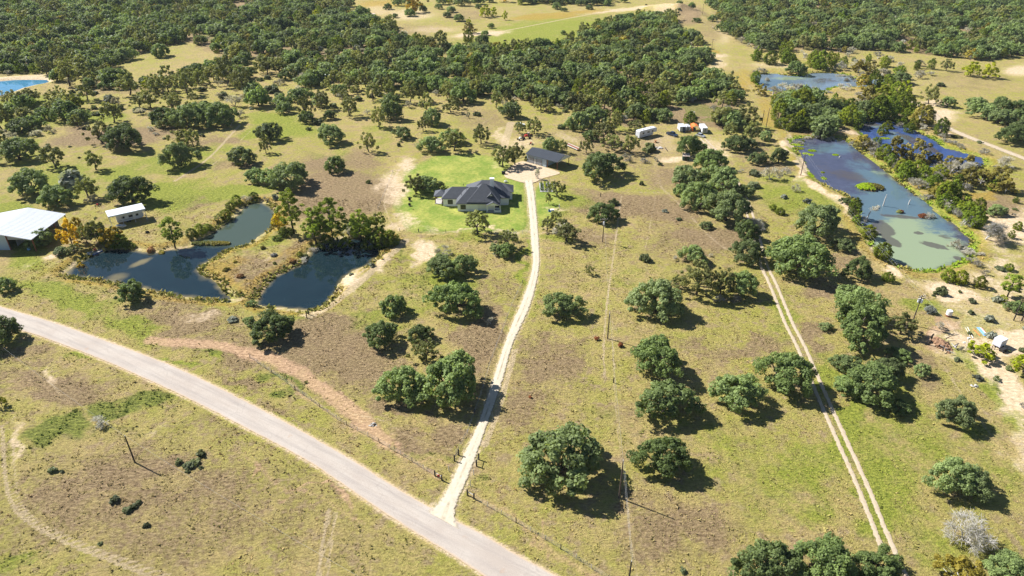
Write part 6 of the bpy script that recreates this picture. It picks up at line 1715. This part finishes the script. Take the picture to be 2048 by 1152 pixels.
MB().box(0, L_, -.9, .9, .55, .68).build('deck', RUST, fb)
for y in (-.98, .9): MB().box(.1, L_ - .1, y, y + .08, .56, .9).build('side_rail', TRIM, fb)
for x in (L_ * .4, L_ * .55):
    for y in (-.75, .55): MB().tube([(x, y, .3), (x, y + .2, .3)], .3, 12).build('wheel', BLACK, fb)
MB().tube([(0, .4, .5), (-1.3, 0, .5), (0, -.4, .5)], .06).build('tongue', DARKT, fb)
p = at(1311, 285)
cs = thing('cable_spool', 'round orange-brown wooden cable spool in the shade of the fifth-wheel trailer', 'spool', (p.x, p.y, hz(p.x, p.y)))
for z in (.05, .85): MB().tube([(0, 0, z), (0, 0, z + .1)], .75, 18).build('flange', TIMBER, cs)
MB().tube([(0, 0, .15), (0, 0, .85)], .35, 14).build('drum', TIMBER, cs)
lying('log', 'dark log lying on bare soil near the fifth-wheel trailer', 'log', (1330, 296), (1335, 303), .16, CREO)
rocky('brush_pile', 'low pale brush pile between the log and the round bush', 'brush pile', 1318, 296, 4.2, 3.0, .7, GREYWOOD, 16, 12)
p = at(243, 454)
bo = thing('small_boat', 'small white boat pulled up beside the canopy', 'boat', (p.x, p.y, hz(p.x, p.y)), R(-12))
MB().add([(-1.6, -.6, .15), (1.0, -.6, .15), (1.8, 0, .3), (1.0, .6, .15), (-1.6, .6, .15), (-1.7, -.75, .6), (1.1, -.75, .65), (2.2, 0, .8), (1.1, .75, .65), (-1.7, .75, .6)], [(4, 3, 2, 1, 0), (0, 1, 6, 5), (1, 2, 7, 6), (2, 3, 8, 7), (3, 4, 9, 8), (4, 0, 5, 9)]).build('hull', TRIM, bo)
MB().box(-1.5, 1.2, -.55, .55, .4, .46).build('floor', BSTEEL, bo)
for x in (-.9, .3): MB().box(x, x + .3, -.65, .65, .56, .62).build('bench', TRIM, bo)
p = at(295, 466)
fp = thing('fire_pit', 'round black fire pit on the grass between canopy and pines', 'fire pit', (p.x, p.y, hz(p.x, p.y)))
MB().tube([(0, 0, 0), (0, 0, .45)], .6, 16, False).tube([(0, 0, .02), (0, 0, .4)], .5, 16, False).build('ring', BLACK, fp); MB().tube([(0, 0, 0), (0, 0, .1)], .49, 16).build('ash', GSTEEL, fp)

# rusty red bushes, pond mats, snags
def bush(px, py, w, label, cat, kindm, h=1.0, name='bush', group=None):
    p = at(px, py)
    s = p.copy(); wm = w * dep(p) / F
    V, T = leaves(np.c_[RNG.normal(0, wm * .18, (9, 2)), RNG.uniform(.2, .6, 9) * wm * h], np.full(9, wm * .28), 40, wm * .22, RNG)
    o = link(name, np_mesh(name, V, np.arange(len(V)).reshape(-1, 4), kindm, dict(tint=T)))
    o.location = (p.x, p.y, hz(p.x, p.y))
    return tag(o, label, cat, group)
RUSTLEAF = leaf_mat('foliage_rust', (0.10, 0.035, 0.018), (0.30, 0.12, 0.05), (0.3, 0.10, 0.04))
for px, py, w, lb, km in ((452, 542, 10, 'golden brown bush at the open-water tip of the brown peninsula', 'willow'), (481, 556, 13, 'wider rusty bush in the middle of the brown peninsula', 'rust'), (470, 525, 8, 'small golden bush on the peninsula spine', 'willow'), (548, 512, 11, 'grey-brown bush by the bare patch of the peninsula', 'bare'), (584, 524, 13, 'rusty brush on the steep east bank of the peninsula', 'rust'), (568, 534, 8, 'dark olive bush below the rusty brush of the peninsula', 'post_oak'), (525, 498, 10, 'dull gold bush at the neck of the peninsula', 'willow'), (610, 512, 13, 'olive brush on the peninsula bank near the pines', 'post_oak'), (300, 500, 15, 'rust and gold brush on the far bank of the west pond', 'rust'), (322, 504, 12, 'golden brush beside the leaning pine on the west pond bank', 'willow')):
    bush(px, py, w, lb, 'bush', LM[km] if km in LM else leaf_mat('foliage_rust_brush', (0.12, 0.06, 0.025), (0.34, 0.19, 0.08), (0.3, 0.18, 0.06)), .5)
bush(1193, 679, 9, 'rusty red bush in the pasture on the driveway side of the wooden pole', 'bush', RUSTLEAF)
bush(1241, 693, 10, 'rusty red bush in the pasture past the wooden pole\'s foot', 'bush', RUSTLEAF)
bush(1060, 795, 6, 'tiny rusty bush on the pasture beside the driveway', 'bush', RUSTLEAF)
MAT_L = leaf_mat('foliage_pond_mat', (0.16, 0.24, 0.012), (0.40, 0.50, 0.025), (0.42, 0.44, 0.03))
MATS = [(1594, 290, 26, 5, 'long lime green weed mat in the upper corner of the purple pond'), (1597, 297, 22, 5, 'lime green weed mat just below the long corner mat'), (1624, 301.5, 15, 4, 'oval lime weed mat floating in open purple water'), (1612, 307.5, 12, 3, 'thin lime weed mat beside the oval one'), (1622, 310, 8, 2, 'faint yellowish weed mat under the thin one'), (1671, 310, 10, 3, 'small yellow-green mat in the middle of the purple pond'), (1648, 357, 9, 5, 'round lime mat near the lower bank of the purple pond'), (1645, 345, 6, 2, 'tiny pale mat above the round lime one'), (1618, 349, 14, 12, 'bright green weed clump on the bank by the sandy pole'), (1770, 277, 20, 4, 'slanting lime weed mat on the back pond'), (1590, 270, 20, 3, 'narrow green mat along the head of the purple pond')]
for px, py, w, h, lb in MATS:
    p = at(px, py, WATER_Z)
    wm = w * dep(p) / F; dm = h * dep(p) / F / .36
    k = 60
    a, q = RNG.uniform(0, 6.28, k), RNG.random(k) ** .5
    C = np.c_[np.cos(a) * q * wm / 2, np.sin(a) * q * dm / 2, np.full(k, .05)]
    V, T = leaves(C, np.full(k, .35), 14, .34, RNG, flat=.3)
    o = link('weed_mat', np_mesh('weed_mat', V, np.arange(len(V)).reshape(-1, 4), MAT_L, dict(tint=T)))
    o.location = (p.x, p.y, WATER_Z)
    tag(o, lb, 'water weed', 'floating weed mats')
def islet(px, py, w, d, h, label, m1, m2):
    p = at(px, py, WATER_Z)
    t = thing('islet', label, 'islet', (p.x, p.y, WATER_Z))
    V, Fc = [], []
    rings, n = 6, 26
    for i in range(rings):
        f = i / (rings - 1)
        for k in range(n):
            a = 2 * math.pi * k / n
            j = 1 + .14 * math.sin(3 * a + 1) + .08 * math.sin(7 * a)
            V.append((math.cos(a) * w / 2 * (1 - f * .96) * j, math.sin(a) * d / 2 * (1 - f * .96) * j, -.3 + (h + .3) * math.sin(f * 1.57) * (1 + .15 * math.sin(5 * a + 3 * f))))
    for i in range(rings - 1):
        Fc += [(i * n + k, i * n + (k + 1) % n, (i + 1) * n + (k + 1) % n, (i + 1) * n + k) for k in range(n)]
    Fc.append(tuple((rings - 1) * n + k for k in range(n)))
    MB().add(V, Fc).build('mound', DIRT, t, 0, True)
    k = int(26 * w)
    for nm, mm, x0, x1 in (('green_growth', m1, -.5, .1), ('brown_growth', m2, -.1, .5)):
        a = RNG.uniform(x0, x1, k) * w * .92; b = RNG.normal(0, .17, k) * d
        e = np.clip(1 - (a / (w / 2)) ** 2 - (b / (d / 2)) ** 2, 0, 1)
        ok = e > .04
        C = np.c_[a, b, .1 + h * np.sqrt(e)][ok]
        Vv, T = leaves(C, np.full(len(C), .4), 12, .38, RNG, flat=.8)
        link(nm, np_mesh(nm, Vv, np.arange(len(Vv)).reshape(-1, 4), mm, dict(tint=T)), t)
islet(1740, 376, 10.5, 8.0, 1.0, 'grassy islet, lime at one end and brown at the other, in the purple water', MAT_L, LM['willow'])
islet(1848, 434, 3.6, 3.2, .6, 'small red-brown root islet in the green pond', RUSTLEAF, RUSTLEAF)
islet(1800, 425, 2.0, 2.0, .5, 'tiny dark root islet carrying a bleached snag', LM['post_oak'], RUSTLEAF)
islet(422, 488, 13.0, 2.6, .35, 'narrow reedy spit dividing the two arms of the west pond', LM['post_oak'], LM['willow'])
def stump(px, py, h, label, lean=(0.2, 0.1)):
    p = at(px, py, WATER_Z)
    t = thing('bleached_stump', label, 'stump', (p.x, p.y, WATER_Z))
    MB().tube([(0, 0, -.6), (lean[0] * .5, lean[1], h * .6), (lean[0], lean[1], h)], [.22, .18, .1], 8).build('trunk', PALE, t)
    MB().tube([(lean[0] * .4, 0, h * .5), (lean[0] * .4 + .5, .2, h * .8)], [.08, .03], 5).build('branch', PALE, t)
stump(1817, 409, 2.0, 'short bleached stump standing alone in the green pond')
stump(1766, 412, 4.5, 'tall thin bleached stump beside the leafless snag in the green pond')
stump(1733, 440, 3.6, 'leaning bleached stump by the trail-side bank of the green pond', (.8, .2))
stump(1678, 315, .7, 'low white stump in mid purple pond', (.5, .1))
lying('driftwood', 'white driftwood log afloat where purple water turns green', 'driftwood', (1781, 375), (1791, 380), .16, PALE, z=-.55)
lying('driftwood', 'pale driftwood log under the white dead tree', 'driftwood', (1925, 494), (1932, 501), .16, PALE, z=-.55)
lying('driftwood', 'grey fallen trunk along the far edge of the green pond', 'driftwood', (1822, 391), (1848, 398), .2, PALE, z=-.35)

# cattle on the far meadow
def cow(px, py, rz, mat, label, down=False):
    p = at(px, py)
    V = [(-.95, 0, 1.1), (-.4, 0, 1.12), (.35, 0, 1.12), (.8, 0, 1.22), (1.15, 0, 1.25 if not down else .8), (1.5, 0, 1.1 if not down else .45), (1.75, 0, .95 if not down else .3)]
    Rr = [.30, .38, .38, .30, .18, .16, .10]
    E = [(i, i + 1) for i in range(6)]
    for x, y, top in ((-.75, .2, 0), (-.75, -.2, 0), (.5, .2, 2), (.5, -.2, 2)):
        b = len(V)
        V += [(x, y, .75), (x + (.06 if x < 0 else -.02), y, .4), (x, y, .02)]
        Rr += [.15 if x < 0 else .13, .075, .06]
        E += [(top, b), (b, b + 1), (b + 1, b + 2)]
    b = len(V); V += [(-1.12, 0, 1.2), (-1.22, 0, .6)]; Rr += [.05, .03]; E += [(0, b), (b, b + 1)]
    b = len(V); V += [(1.45, .22, 1.24 if not down else .6), (1.45, -.22, 1.24 if not down else .6)]; Rr += [.05, .05]; E += [(5, b), (5, b + 1)]
    me = bpy.data.meshes.new('cow'); me.from_pydata(V, E, [])
    o = link('cow', me)
    sk = o.modifiers.new('skin', 'SKIN'); sk.use_smooth_shade = True
    if not me.skin_vertices:
        bm = bmesh.new(); bm.from_mesh(me); bm.verts.layers.skin.verify(); bm.to_mesh(me); bm.free()
    for i, r in enumerate(Rr): me.skin_vertices[0].data[i].radius = (r, r)
    me.skin_vertices[0].data[1].use_root = True
    o.modifiers.new('sub', 'SUBSURF').levels = 1
    me.materials.append(mat)
    o.location = (p.x, p.y, hz(p.x, p.y)); o.rotation_euler = (0, 0, rz)
    return tag(o, label, 'cow', 'cattle on the far meadow')
cow(1398, 67, 2.4, COWBLK, 'black cow standing on the grass strip beside the far pole', True)
cow(1292, 12, .2, COWBLK, 'black cow on the hay meadow beside the spoil mound', True)
cow(1274, 22, 3.0, COWTAN, 'cream cow on the hay meadow near the black one', True)
cow(1425, 57, 1.2, COWTAN, 'cream cow at the wood edge near the far pole', False)
cow(1010, 84, .3, COWBLK, 'black cow lying low at the near side of the hay meadow', True)

# ---------------------------------------------------------------- thin haze over the land
hm = NT('haze_air')
pv = hm.n('VolumePrincipled', None, Color=(0.78, 0.87, 1.0), Density=0.000045, Anisotropy=0.0)
hm.t.links.new(pv.outputs[0], hm.out.inputs['Volume'])
hz_ = MB().box(-3300, 3300, -2300, 7000, -6, 118).build('haze', hm.m)
tag(hz_, kind='stuff')
